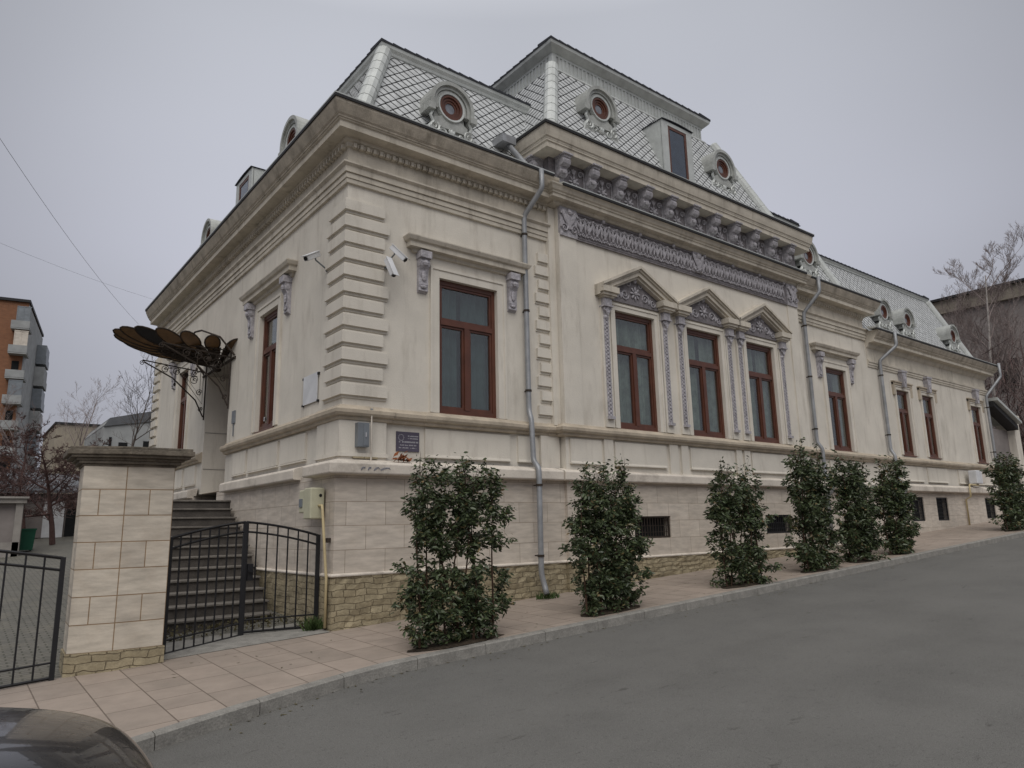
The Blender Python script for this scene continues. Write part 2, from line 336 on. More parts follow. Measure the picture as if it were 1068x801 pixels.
def sheet(name, xs, ys, zf, material, kind='structure'):
    mb = MB(); nx = len(xs)
    vs = [(x, y, zf(x, y)) for y in ys for x in xs]
    fs = [(j*nx+i, j*nx+i+1, (j+1)*nx+i+1, (j+1)*nx+i) for j in range(len(ys)-1) for i in range(nx-1)]
    mb.add(vs, fs); return tag(mb.build(name, material), kind=kind)
def roadtex(m):
    nt = m.node_tree; N = nt.nodes; L = nt.links; b = N['Principled BSDF']; src = b.inputs['Base Color'].links[0].from_socket
    tc = N.new('ShaderNodeTexCoord')
    def layer(src, vec_scale, scale, lo, hi, amt, col, det=3, rough=.5):
        mp = N.new('ShaderNodeMapping'); mp.inputs['Scale'].default_value = vec_scale; L.new(tc.outputs['Object'], mp.inputs[0])
        n = N.new('ShaderNodeTexNoise'); n.inputs['Scale'].default_value = scale; n.inputs['Detail'].default_value = det; n.inputs['Roughness'].default_value = rough; L.new(mp.outputs[0], n.inputs['Vector'])
        mr = N.new('ShaderNodeMapRange'); mr.inputs[1].default_value = lo; mr.inputs[2].default_value = hi; mr.inputs[3].default_value = 0; mr.inputs[4].default_value = amt; L.new(n.outputs[0], mr.inputs[0])
        q = N.new('ShaderNodeMix'); q.data_type = 'RGBA'; q.inputs[7].default_value = (*col, 1); L.new(mr.outputs[0], q.inputs[0]); L.new(src, q.inputs[6]); return q.outputs[2]
    src = layer(src, (.22, 1.5, 1), .9, .44, .60, .28, (.16, .156, .146))
    src = layer(src, (1, 3.5, 1), 1.7, .62, .67, .6, (.055, .051, .046), 8, .75)
    src = layer(src, (1, 1, 1), 34, .64, .70, .35, (.045, .043, .04), 2)
    if False: src = layer(src, (1, 1, 1), 41, .66, .70, .5, (.33, .32, .29), 2)
    L.new(src, b.inputs['Base Color'])
roadtex(M['asphalt'])
sheet('ground', [-900, -300, -100, -40, -20, -10, -5, 0, 5, 10, 20, 40, 60, 100, 300, 900], [-900, -300, -100, -30, -14, -8, -4, 0, 10, 20, 45, 60, 100, 300, 900],
      lambda x, y: gz(x, y)-.35, M['farground'])
KY = -2.55
def kerb_y(x):   # outer kerb line, flaring towards the camera at the left
    if x > -.2: return KY
    if x > -3.3: return KY-.85*((-.2-x)/3.1)**1.35
    return -3.40-.42*(-3.3-x)*.6
xs_k = [-16, -12, -9, -7, -6, -5, -4.4, -3.8, -3.3, -2.9, -2.5, -2.1, -1.7, -1.3, -.9, -.5, 0, .5]+[1+i for i in range(0, 40)]
def strip(name, ya, yb, zoff, material, rows=2, xs=xs_k, label=None):
    mb = MB(); n = len(xs); vs = []
    for j in range(rows+1):
        for x in xs:
            a, b = ya(x), yb(x); y = a+(b-a)*j/rows
            vs.append((x, y, gz(x, y if y < 0 else 0)+zoff if True else 0))
    fs = [(j*n+i, j*n+i+1, (j+1)*n+i+1, (j+1)*n+i) for j in range(rows) for i in range(n-1)]
    return mb.add(vs, fs)
KH = .125
mb = strip('road', lambda x: -14.0, lambda x: kerb_y(x)+.02, -KH, None, 6)
tag(mb.build('road', M['asphalt']), kind='structure')
mb = strip('pavement', lambda x: kerb_y(x)+.13, lambda x: (.06 if x > -.05 else -.02+.0*x), 0.0, None, 3)
tag(mb.build('pavement', M['paving']), kind='structure')
# kerb: individual stones 1 m long with small joints
mb = MB()
x = -9.0
while x < 39:
    x1 = x+.992
    def kp(xx):
        y = kerb_y(xx); return y, gz(xx, y)
    seg = 1 if x > 0 else 3
    for q in range(seg):
        a = x+(x1-x)*q/seg; b = x+(x1-x)*(q+1)/seg; ya, za = kp(a); yb, zb = kp(b)
        mb.add([(a, ya, za-.3), (a, ya+.012, za-.012), (a, ya+.03, za+.003), (a, ya+.145, za+.006), (a, ya+.145, za-.3),
                (b, yb, zb-.3), (b, yb+.012, zb-.012), (b, yb+.03, zb+.003), (b, yb+.145, zb+.006), (b, yb+.145, zb-.3)],
               [(0, 1, 6, 5), (1, 2, 7, 6), (2, 3, 8, 7), (3, 4, 9, 8), (0, 4, 3, 2, 1), (5, 6, 7, 8, 9)])
    x += 1.0
tag(mb.build('kerb', M['kerb']), kind='structure')
# far pavement behind the photographer's side
mb = MB(); mb.add([(-16, -14, gz(-16, -14)), (41, -14, gz(41, -14)), (41, -20, gz(41, -20)), (-16, -20, gz(-16, -20)),
                   (-16, -14, gz(-16, -14)-.3), (41, -14, gz(41, -14)-.3)], [(0, 3, 2, 1), (0, 1, 5, 4)])
tag(mb.build('far_pavement', M['paving']), kind='structure')
# yard and driveway
ys_ = [-.02, 0, .5, 1, 2, 4, 8, 16, 30, 45]
mb = MB(); xs_ = [-40, -20, -10, -6, -4, -3, -2, -1, 0, .06]
vs = [(x, y, gz(x, y)-.012) for y in ys_ for x in xs_]; nx = len(xs_)
mb.add(vs, [(j*nx+i, j*nx+i+1, (j+1)*nx+i+1, (j+1)*nx+i) for j in range(len(ys_)-1) for i in range(nx-1)])
tag(mb.build('yard', M['yard']), kind='structure')
# concrete threshold strip under the gate
mb = MB()
mb.add([(-2.3, -.03, gz(-2.3, 0)+.004), (.0, -.03, .006), (.0, 1.0, .06), (-2.3, 1.0, gz(-2.3, 1)+.004)], [(0, 1, 2, 3)])
tag(mb.build('path', M['kerb']), kind='structure')
# litter of dry leaves / weeds along the yard edge
mb = MB()
for i in range(520):
    t = random.random(); x = random.uniform(-2.2, -.1); y = random.uniform(.9, 1.55) if t < .7 else random.uniform(.35, .7); x = x if t < .7 else random.uniform(-.25, .0)
    z = gz(x, y)+random.uniform(0, .10); h = random.uniform(.02, .07); a = random.uniform(0, 6.28)
    mb.add([(x, y, z), (x+h*math.cos(a), y+h*math.sin(a), z+random.uniform(-.01, .05)), (x+h*math.cos(a+.5), y+h*math.sin(a+.5), z+random.uniform(0, .07))], [(0, 1, 2)])
M['litter'] = mat('dry_leaf_litter', (.085, .065, .035), 1, var=.5, nscale=30, hue2=(.09, .08, .04))
tag(mb.build('leaf_litter', M['litter']), 'dry brown leaves and weeds along the foot of the steps behind the gate', 'leaf litter', kind='stuff')

# ------------------------------------------------------------------ THE TOWN HOUSE
H = thing('town_house', 'long cream single storey town house on a stone base under pale zinc mansard roofs', 'house')

def wallgrid(axis, plane, u0, u1, v0, v1, holes, depth, mb=None):
    """wall sheet with rectangular holes and inward reveals; axis 'y' -> plane y=plane facing -y, 'x' -> facing -x"""
    mb = mb or MB()
    us = sorted({u0, u1, *[h[0] for h in holes], *[h[1] for h in holes]}); vs = sorted({v0, v1, *[h[2] for h in holes], *[h[3] for h in holes]})
    P = (lambda u, v, d=0: (u, plane+d, v)) if axis == 'y' else (lambda u, v, d=0: (plane+d, u, v))
    for i in range(len(us)-1):
        for j in range(len(vs)-1):
            cu, cv = (us[i]+us[i+1])/2, (vs[j]+vs[j+1])/2
            if any(h[0] < cu < h[1] and h[2] < cv < h[3] for h in holes): continue
            q = [P(us[i], vs[j]), P(us[i+1], vs[j]), P(us[i+1], vs[j+1]), P(us[i], vs[j+1])]
            if axis == 'x': q.reverse()
            mb.add(q, [(0, 1, 2, 3)])
    for h in holes:
        a, b, c, d = h[:4]; D = h[4] if len(h) > 4 else depth
        for (p, q) in (((a, c), (a, d)), ((a, d), (b, d)), ((b, d), (b, c)), ((b, c), (a, c))):
            mb.add([P(*p), P(*q), P(*q, D), P(*p, D)], [(0, 1, 2, 3)])
    return mb

WIN = [('W1', 2.01, 3.315, 3.44, 5.93, .2), ('W2', 6.355, 7.63, 3.44, 6.03, 0), ('W3', 8.775, 10.085, 3.44, 6.03, 0), ('W4', 11.165, 12.415, 3.44, 6.03, 0),
       ('W5', 15.42, 16.60, 3.455, 5.92, .2), ('W6', 19.87, 20.78, 3.51, 5.69, .2), ('W7', 21.80, 22.71, 3.51, 5.69, .2), ('W8', 26.06, 27.05, 3.50, 5.69, .2)]
XE, XB = 27.85, 18.05
mb = MB()
hol = lambda y, a, b: [(w[1], w[2], w[3], w[4]) for w in WIN if w[5] == y and a < w[1] < b]
wallgrid('y', .2, .2, 4.8, 2.4, 8.5, hol(.2, 0, 4.8), .35, mb)
wallgrid('y', 0, 4.8, 13.8, 2.4, 8.4, hol(0, 4, 14), .35, mb)
wallgrid('y', .2, 13.8, XB, 2.4, 8.3, hol(.2, 13, 18), .35, mb)
wallgrid('y', .2, XB, XE, 2.4, 7.3, hol(.2, 18, 28), .35, mb)
wallgrid('x', .2, .2, 14.2, 2.4, 8.5, [(3.28, 4.33, 3.47, 5.92), (6.3, 8.2, 2.4, 5.35, 1.0), (10.05, 11.10, 3.47, 5.92)], .35, mb)
mb.box(4.8, 4.83, .001, .25, 2.4, 8.4); mb.box(13.77, 13.8, .001, .25, 2.4, 8.4)
mb.box(XE-.05, XE, .202, 9, 1.0, 7.3); mb.box(.2, XE, 14.15, 14.2, 0, 8.3); mb.box(XB-.05, XB, .25, 14, 7.0, 8.3)
mb.build('wall', M['plaster'], H)
# narrow raised field pilasters and panels
for q in ((4.785, 5.28, -.035, .05, 3.4, 7.42), (13.32, 13.815, -.035, .05, 3.4, 7.42), (4.62, 4.797, .10, .25, 3.4, 8.0), (13.803, 13.95, .10, .25, 3.4, 8.0)):
    mb = MB(); mb.box(*q); mb.build('pilaster', M['plaster'], H)

# --- stone base, plinth strip, rock footing
def basewall(mb, off, z0f, z1, holes):
    pass
BW = [(6.62, 7.77, 1.165, 1.62), (11.36, 12.5, 1.165, 1.62), (19.6, 20.53, 1.37, 2.14), (21.5, 22.41, 1.37, 2.14), (25.72, 26.65, 1.40, 2.15)]
mb = MB()
wallgrid('y', .05, .05, 4.78, -.2, 2.35, [], .2, mb)
wallgrid('y', -.02, 4.78, 13.82, .2, 2.35, BW[:2], .22, mb)
wallgrid('y', .05, 13.82, 28.0, .5, 2.35, BW[2:], .25, mb)
wallgrid('x', .05, .05, 14.3, -.3, 2.35, [(6.3, 8.2, 2.14, 2.351, .5)], .2, mb)
mb.box(4.78, 4.8, -.018, .06, -.2, 2.35); mb.box(13.8, 13.82, -.018, .06, .2, 2.35); mb.box(27.98, 28.0, .051, 3, .5, 2.35)
mb.build('stone_base', M['clad'], H)
mb = MB()
# rock faced footing below the strip, slightly rough front
def rockstrip(x0, x1, y, zt):
    n = int((x1-x0)/.11); rows = 8
    vs = []; fs = []
    for j in range(rows+1):
        for i in range(n+1):
            xx = x0+(x1-x0)*i/n; zb = gz(xx, 0)-.05; zz = zb+(zt-zb)*j/rows
            k = (random.random()*.028) if 0 < i < n else 0
            vs.append((xx, y-k, zz))
    for j in range(rows):
        for i in range(n): a = j*(n+1)+i; fs.append((a, a+1, a+n+2, a+n+1))
    mb.add(vs, fs)
rockstrip(.03, 4.74, .03, .785); rockstrip(4.74, 13.86, -.045, .785); rockstrip(13.86, 16.6, .03, .785)
vs = []; fs = []; n = 70
for j in range(9):
    for i in range(n+1):
        yy = .03+13*i/n; zz = -.1+(.785+.1)*j/8; k = random.random()*.028 if 0 < i < n else 0; vs.append((.03-k, yy, zz))
for j in range(8):
    for i in range(n): a = j*(n+1)+i; fs.append((a+1, a, a+n+1, a+n+2))
mb.add(vs, fs)
mb.box(4.74, 4.76, -.044, .04, -.1, .785)
mb.build('rock_footing', M['rock'], H)
mb = MB()
mb.sweep([(0, .775), (.05, .775), (.055, .79), (.05, .805), (0, .82)], [(.05, 5.6), (.05, .05), (4.76, .05)])
mb.sweep([(0, .775), (.05, .775), (.055, .79), (.05, .805), (0, .82)], [(4.76, .05), (4.76, -.02), (13.84, -.02), (13.84, .05), (16.6, .05)])
mb.build('base_moulding', M['ledge'], H)
# --- ledge (white stone course)
LP = [(-.06, 2.30), (.14, 2.31), (.155, 2.33), (.155, 2.47), (.13, 2.50), (-.09, 2.56)]
mb = MB()
mb.sweep(LP, [(.03, .95), (.03, .03), (4.62, .03)])
mb.sweep(LP, [(4.64, .0), (13.95, .0)])
mb.sweep(LP, [(13.97, .03), (28.02, .03)])
mb.sweep([(a, z) for a, z in LP], [(.07, 5.65), (.07, 1.45)])
mb.sweep([(a, z) for a, z in LP], [(.07, 14.2), (.07, 8.3)])
mb.build('ledge', M['ledge'], H, bevel=.008)
# --- belt course
BP = [(-.05, 3.17), (.07, 3.185), (.085, 3.21), (.085, 3.235), (.13, 3.25), (.155, 3.29), (.155, 3.345), (.11, 3.37), (.06, 3.39), (.03, 3.43), (-.1, 3.44)]
mb = MB()
mb.sweep(BP, [(.2, 6.25), (.2, 1.1), (.17, 1.05), (.17, .17), (1.0, .17), (1.05, .2), (1.7, .2), (1.72, .18), (3.62, .18), (3.64, .2), (4.5, .2), (4.52, .17), (4.74, .17)])
mb.sweep(BP, [(4.74, .17), (4.74, -.01), (5.3, -.01), (5.32, .0), (8.0, .0), (13.3, .0), (13.32, -.01), (13.86, -.01), (13.86, .2), (15.1, .2), (15.12, .18), (16.9, .18), (16.92, .2), (XE, .2)])
mb.sweep(BP, [(.2, 14.25), (.2, 8.25)])
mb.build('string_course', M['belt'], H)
# --- pedestal panels between ledge and string course
def panel(mb, x0, x1, y, d=.035, z0=2.68, z1=3.14):
    mb.prism([(y+.02, z0-.03), (y-d-.01, z0-.012), (y-d, z0+.02), (y-d, z1), (y+.02, z1+.02)], 'x', x0, x1)
    mb.box(x0-.01, x1+.01, y-d-.03, y+.02, z0-.035, z0-.012)
mb = MB()
for a, b, y in ((1.72, 3.55, .2), (3.75, 4.2, .2), (4.9, 5.75, 0), (6.15, 7.75, 0), (8.6, 10.25, 0), (10.98, 12.6, 0), (13.0, 13.7, 0), (15.1, 16.9, .2), (19.5, 21.1, .2), (21.45, 23.0, .2), (24.0, 25.2, .2), (25.7, 27.4, .2)):
    mb = MB(); panel(mb, a, b, y); mb.build('pedestal_panel', M['plaster'], H)
mb = MB()
# corner pedestals wrapping the corner (z 2.55..3.17)
mb.prism([(.12, .12), (.95, .12), (.95, .22), (.22, .22), (.22, 1.0), (.12, 1.0)], 'z', 2.45, 3.18)
mb.prism([(.09, .09), (.98, .09), (.98, .22), (.22, .22), (.22, 1.03), (.09, 1.03)], 'z', 2.60, 2.66)
mb.build('corner_pedestal', M['plaster'], H)
mb = MB(); mb.box(4.28, 4.76, .13, .22, 2.45, 3.18); mb.build('pedestal', M['plaster'], H)
for a, b in ((5.82, 6.08), (7.86, 8.14), (8.26, 8.5), (10.33, 10.55), (10.66, 10.9), (12.68, 12.92)):
    mb = MB(); mb.box(a, b, -.05, .02, 2.5, 3.18); mb.build('pedestal', M['plaster'], H)
# left facade panels
for a, b in ((1.6, 2.8), (2.95, 4.65), (4.8, 5.7), (8.7, 9.7), (9.95, 11.2), (11.6, 13.0)):
    mb = MB(); mb.box(.162, .22, a, b, 2.68, 3.14); mb.box(.14, .22, a-.01, b+.01, 2.645, 2.668); mb.build('pedestal_panel', M['plaster'], H)

# --- quoins
def quoin_rows(mb, z0=3.55, z1=7.1, pitch=.2885, left=True, wrap=True, x0=.2, w=(.79, .70), y=.2):
    k = 0; z = z0
    while z+.2 < z1:
        ww = w[k % 2]; d = .065
        for (dd, za, zb) in ((d, z+.045, z+.225), (d-.02, z+.225, z+.255), (d-.045, z, z+.045)):
            if wrap:
                o = x0-dd; e = x0+ww-.02; wl = ww*.92
                mb.prism([(o, o), (e, o), (e, y+.01), (y+.01, y+.01), (y+.01, x0+wl-.02), (o, x0+wl-.02)], 'z', za, zb)
            else:
                mb.box(x0, x0+ww, y-dd, y+.01, za, zb)
        # thin inner field line
        z += pitch; k += 1
mb = MB(); quoin_rows(mb); mb.build('corner_quoins', M['plaster'], H)
mb = MB(); z = 3.55; k = 0
while z+.2 < 7.1:
    a = 4.28 if k % 2 == 0 else 4.36
    mb.box(a, 4.62, .14, .21, z+.045, z+.225); mb.box(a, 4.62, .18, .21, z, z+.045); z += .2885; k += 1
mb.build('quoin_strip', M['plaster'], H)
mb = MB(); z = 3.55; k = 0
while z+.2 < 7.1:
    w = .75 if k % 2 == 0 else .64
    mb.box(.13, .21, 14.27-w, 14.27, z+.03, z+.225); mb.box(.13, .21, 14.2, 14.27, z, z+.225); z += .2885; k += 1
mb.build('far_quoins', M['plaster'], H)

# --- main cornices
def corn(zt, s=1.0, low=True, grooves=True):
    """profile going upwards, offset from wall"""
    p = []
    if grooves:
        for a, b in ((.045, -1.27), (.05, -1.20), (.035, -1.195), (.065, -1.19), (.065, -1.10), (.05, -1.095), (.09, -1.09), (.09, -.99), (.14, -.95), (.14, -.92), (0.02, -.90), (.02, -.61)): p.append((a, zt+b))
    else: p.append((.0, zt-.62))
    for a, b in ((.05, -.60), (.06, -.53), (.10, -.51), (.10, -.455), (.31*s, -.44), (.31*s, -.33), (.34*s, -.315), (.345*s, -.27), (.38*s, -.25), (.42*s, -.15), (.455*s, -.08), (.46*s, -.02), (.0, .0)): p.append((a, zt+b))
    return [(-.05, p[0][1]-.01)]+p+[(-.05, zt+.01)]
mb = MB()
mb.sweep(corn(8.53), [(.2, 14.2), (.2, .2), (4.66, .2)])
bayc = [(-.05, 8.00), (.06, 8.02), (.10, 8.05), (.10, 8.09), (.23, 8.10), (.23, 8.17), (.255, 8.18), (.26, 8.21), (.29, 8.23), (.32, 8.29), (.345, 8.32), (.35, 8.345), (0, 8.37)]
mb.sweep(bayc, [(4.72, .2), (4.72, 0), (13.88, 0), (13.88, .2)])
mb.sweep(corn(8.37, 1, True, True), [(13.8, .2), (XB, .2), (XB, 3.0)])
wc = [(-.05, 6.25), (.03, 6.25), (.035, 6.31), (.02, 6.315), (.05, 6.32), (.05, 6.39), (.035, 6.395), (.07, 6.40), (.075, 6.46), (.02, 6.49), (.02, 6.86), (.07, 6.90), (.10, 6.96), (.12, 7.02), (.30, 7.03), (.30, 7.13), (.34, 7.15), (.36, 7.22), (.42, 7.32), (.46, 7.38), (0, 7.42)]
mb.sweep(wc, [(18.12, .2), (XE, .2), (XE, 6)])
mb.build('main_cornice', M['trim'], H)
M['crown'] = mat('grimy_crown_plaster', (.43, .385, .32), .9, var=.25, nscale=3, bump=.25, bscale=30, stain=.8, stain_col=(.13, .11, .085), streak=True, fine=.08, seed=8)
def crown(zt, o, h, path):
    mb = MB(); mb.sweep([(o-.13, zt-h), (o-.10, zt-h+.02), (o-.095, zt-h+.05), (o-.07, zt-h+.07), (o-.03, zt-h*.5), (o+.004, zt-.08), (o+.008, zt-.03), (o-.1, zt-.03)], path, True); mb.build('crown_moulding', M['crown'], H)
crown(8.53, .46, .31, [(.2, 14.2), (.2, .2), (4.64, .2)]); crown(8.37, .46, .31, [(13.82, .2), (XB, .2), (XB, 2.9)]); crown(7.42, .46, .27, [(18.14, .2), (XE, .2), (XE, 5.9)])
# gutter edges: dark drip strip with light zinc lip above
for nm, mt, pr in (('gutter_edge', 'gutter', (-.012, -.045, .013)), ('gutter_lip', 'zinc', (.016, .0145, .045))):
    mb = MB()
    def strip_(z, out, path):
        if nm == 'gutter_edge': mb.sweep([(out-.04, z-.05), (out+.03, z-.05), (out+.035, z-.004), (out-.03, z-.004)], path, True)
        else: mb.sweep([(out-.25, z+.005), (out+.036, z-.003), (out+.038, z+.018), (out-.02, z+.035), (out-.3, z+.10)], path, True)
    strip_(8.545, .46, [(.2, 14.2), (.2, .2), (4.5, .2)])
    strip_(8.37, .35, [(4.66, .0), (13.94, 0)])
    strip_(8.38, .46, [(13.6, .2), (XB, .2), (XB, 3)])
    strip_(7.43, .46, [(18.0, .2), (XE, .2), (XE, 6)])
    mb.build(nm, M[mt], H)
# dentils / egg ornament under the left cornice
mb = MB()
x = .24
while x < 4.6:
    mb.box(x, x+.055, .09, .17, 7.905, 7.985); mb.ell((x+.09, .125, 7.945), .022, .03, .04, 5, 3); x += .125
y = .24
while y < 14.1:
    mb.box(.09, .17, y, y+.055, 7.905, 7.985); y += .125
x = 13.95
while x < XB-.1:
    mb.box(x, x+.055, .09, .17, 7.785, 7.865); x += .125
mb.build('dentil_row', M['trim'], H)

# --- ornament helpers (facing -y at plane y)
def spiral(mb, cx, cz, y, r, turns=1.4, d=1, a0=0, th=.012):
    n = 14; pts = []
    for i in range(n+1):
        t = i/n; a = a0+d*turns*2*math.pi*t; rr = r*(1-.8*t); pts.append((cx+rr*math.cos(a), y, cz+rr*math.sin(a)))
    mb.tube(pts, [th*(1.1-.4*i/n) for i in range(n+1)], 4)
def rosette(mb, cx, cz, y, r, n=8):
    mb.ell((cx, y-.015, cz), r*.3, .04, r*.3, 7, 4)
    for k in range(n):
        a = 2*math.pi*k/n; o = len(mb.v)
        mb.ell((0, 0, 0), r*.38, .02, r*.17, 6, 3)
        mb.map(lambda p, a=a: (cx+(p.x+r*.62)*math.cos(a)-p.z*math.sin(a), y+p.y, cz+(p.x+r*.62)*math.sin(a)+p.z*math.cos(a)), o)
def leafy(mb, cx, cz, y, w, h):
    for k in (-1, 0, 1):
        o = len(mb.v); mb.ell((0, 0, 0), w*.22, .022, h*.5, 6, 4)
        a = k*.55; mb.map(lambda p, a=a: (cx+p.x*math.cos(a)+(p.z+h*.3)*math.sin(a), y+p.y, cz-h*.2+(p.z+h*.3)*math.cos(a)-p.x*math.sin(a)), o)
# frieze band on the bay
mb = MB(); y = -.03
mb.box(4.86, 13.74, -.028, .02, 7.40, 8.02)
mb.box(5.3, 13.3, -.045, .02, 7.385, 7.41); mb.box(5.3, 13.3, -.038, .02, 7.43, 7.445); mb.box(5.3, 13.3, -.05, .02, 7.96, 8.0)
M['orndk'] = mat('shade_painted_grey_ground', (.19, .175, .185), .9, var=.3, nscale=10, bump=.3, bscale=40, fine=.2)  # darker ornament grey: recess shade painted in behind frieze, attic and tympanum relief
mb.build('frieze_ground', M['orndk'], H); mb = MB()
x = 5.42
while x < 13.2:
    leafy(mb, x, 7.70, -.045, .16, .34); spiral(mb, x-.07, 7.85, -.05, .05, 1.3, 1, 0, .014); spiral(mb, x+.07, 7.85, -.05, .05, 1.3, -1, math.pi, .014)
    spiral(mb, x-.06, 7.54, -.05, .045, 1.2, -1, 0, .012); spiral(mb, x+.06, 7.54, -.05, .045, 1.2, 1, math.pi, .012)
    mb.ell((x+.122, -.05, 7.69), .022, .03, .12, 5, 4); mb.ell((x+.122, -.05, 7.9), .03, .035, .035, 6, 3); mb.ell((x+.122, -.045, 7.5), .025, .02, .03, 6, 3)
    x += .245
for cx in (5.05, 9.35, 13.55):
    w = .27 if cx != 9.35 else .2
    mb.box(cx-w+.03, cx+w-.03, -.07, .02, 7.38 if cx != 9.35 else 7.5, 8.02)
    for z in (7.55, 7.85): 
        for s in (-1, 1): spiral(mb, cx+s*w*.5, z, -.095, w*.38, 1.4, s, 0 if s > 0 else math.pi, .02)
    leafy(mb, cx, 7.72, -.10, .3, .5); mb.ell((cx, -.11, 7.9), .06, .05, .06)
for k in range(7):
    mb.ell((6.1+k*1.18, -.06, 7.98), .05, .05, .05)
mb.build('ornamental_frieze', M['orn'], H)
# --- attic bracket frieze
mb = MB()
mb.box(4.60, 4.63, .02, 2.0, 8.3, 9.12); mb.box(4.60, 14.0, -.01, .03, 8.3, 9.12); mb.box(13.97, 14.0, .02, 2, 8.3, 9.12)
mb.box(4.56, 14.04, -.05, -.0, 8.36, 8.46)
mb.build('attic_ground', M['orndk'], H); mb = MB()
brx = [4.86+.858*k for k in range(11)]
for k in range(10):
    cx = (brx[k]+brx[k+1])/2
    rosette(mb, cx, 8.70, -.03, .16)
    for s in (-1, 1):
        spiral(mb, cx+s*.2, 8.92, -.035, .08, 1.3, s, 0, .02); spiral(mb, cx+s*.21, 8.56, -.035, .06, 1.3, -s, 0, .018)
        mb.tube([(cx+s*.3, -.03, 8.48), (cx+s*.3, -.03, 9.0)], .014, 4)
    leafy(mb, cx, 8.92, -.03, .14, .16)
mb.build('attic_frieze', M['orn'], H)
def bracket_mesh():
    b = MB()
    # S-scroll console seen in profile, built at origin: x width .2, projects to -y, z from 0 (top) downwards
    prof = [(0, 0), (-.30, 0), (-.30, -.05), (-.27, -.06), (-.29, -.11), (-.27, -.18), (-.21, -.22), (-.17, -.22), (-.16, -.27), (-.185, -.33), (-.15, -.40), (-.09, -.42), (-.05, -.40), (-.04, -.5), (0, -.55)]
    b.prism([(p[0], p[1]) for p in prof], 'x', -.095, .095)
    b.box(-.13, .13, -.34, 0, 0, .035)
    for s in (-1, 1):
        b.lathe((s*.095, -.2, -.13), [(.085, -.012), (.085, .012), (.03, .03)], 10, 'x'); b.lathe((s*.095, -.11, -.34), [(.06, -.012), (.06, .012), (.02, .025)], 10, 'x')
    b.ell((0, -.185, -.33), .085, .03, .06)
    return b
for i, x in enumerate(brx):
    b = bracket_mesh(); b.map(lambda p: (p.x+x, p.y-.02, p.z+9.08)); b.build('bracket', M['orn'], H)
for yy in (.28, ):
    b = bracket_mesh(); b.map(lambda p: (p.y+4.60, yy-p.x, p.z+9.08)); b.build('bracket', M['orn'], H)
mb = MB()
uc = [(-.05, 9.10), (.31, 9.10), (.31, 9.21), (.335, 9.225), (.335, 9.25), (.345, 9.27), (.345, 9.29), (.37, 9.31), (.39, 9.40), (.405, 9.50), (.41, 9.56), (0, 9.58)]
mb.sweep(uc, [(4.60, 2.2), (4.60, -.01), (13.98, -.01), (13.98, 2.2)])
mb.build('attic_cornice', M['trim'], H)
mb = MB(); mb.sweep([(.38, 9.54), (.44, 9.542), (.445, 9.592), (.38, 9.592)], [(4.60, 1.2), (4.60, -.01), (13.98, -.01), (13.98, 1.2)], True); mb.build('attic_gutter_edge', M['gutter'], H)
mb = MB(); mb.sweep([(.10, 9.60), (.448, 9.594), (.449, 9.61), (.08, 9.68)], [(4.60, 1.2), (4.60, -.01), (13.98, -.01), (13.98, 1.2)], True); mb.build('attic_gutter_lip', M['zinc'], H)

# --- windows
def window(x0, x1, z0, z1, y, axis='y', dark=False, label=None, recess=.07, narrow=False):
    """local frame: u along the wall, v up, d into the building; returns frame part"""
    w = x1-x0; h = z1-z0
    def T(mb):
        if axis == 'y': mb.map(lambda p: (p.x+x0, p.y+y, p.z+z0))
        else: mb.map(lambda p: (p.y+y, x1-p.x, p.z+z0))
        return mb
    f = MB(); t = .075; r = recess; zt = h*.66
    f.box(0, t, r-.01, r+.09, 0, h); f.box(w-t, w, r-.01, r+.09, 0, h); f.box(t, w-t, r-.01, r+.09, h-t-.01, h); f.box(t, w-t, r-.01, r+.09, 0, .10)
    f.box(t, w-t, r-.02, r+.09, zt, zt+.085); f.box(w/2-.055, w/2+.055, r-.018, r+.09, .1, zt)
    s = .042
    for (a, b, c, d) in ((t, w/2-.055, .10, zt), (w/2+.055, w-t, .10, zt), (t, w-t, zt+.085, h-t-.01)):
        f.box(a+.002, a+s, r+.008, r+.07, c, d); f.box(b-s, b-.002, r+.008, r+.07, c, d); f.box(a+s, b-s, r+.008, r+.07, c+.002, c+s+.01); f.box(a+s, b-s, r+.008, r+.07, d-s, d-.002)
    F = T(f).build('window', M['frame'], H)
    if label: F['label'] = label
    g = MB(); g.box(t, w-t, r+.035, r+.043, .1, h-t); T(g).build('glass', M['glass'], F)
    c = MB(); n = 34 if not dark else 22; vs = []; fs = []
    for i in range(n+1):
        u = w*i/n; dd = r+.16+(.035*math.sin(i*1.9+x0*3)+.015*math.sin(i*.7+x0)+(.02 if i % 2 else 0)); vs += [(u, dd, 0), (u, dd, h)]
    gp = {2: (.40, .52), 6: (.5, .5), 8: (.44, .60), 11: (.5, .54), 15: (.38, .62), 19: (.3, .55), 21: (.45, .7), 26: (.4, .6)}.get(int(x0), (.46, .6))
    for i in range(n):
        if gp[0] <= (i+.5)/n < gp[1]: continue       # parted curtain: dark room shows through
        fs.append((2*i, 2*i+2, 2*i+3, 2*i+1))
    c.add(vs, fs); T(c).build('curtain', M['blinddk'] if dark else M['blind'], F)
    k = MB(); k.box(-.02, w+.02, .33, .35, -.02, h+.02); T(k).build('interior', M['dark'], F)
    sl = MB(); sl.prism([(r+.02, -.0), (-.015, -.045), (-.03, -.04), (-.03, -.015), (r+.02, .04)], 'x', -.0, w); T(sl).build('sill', M['frame'], F)
    return F
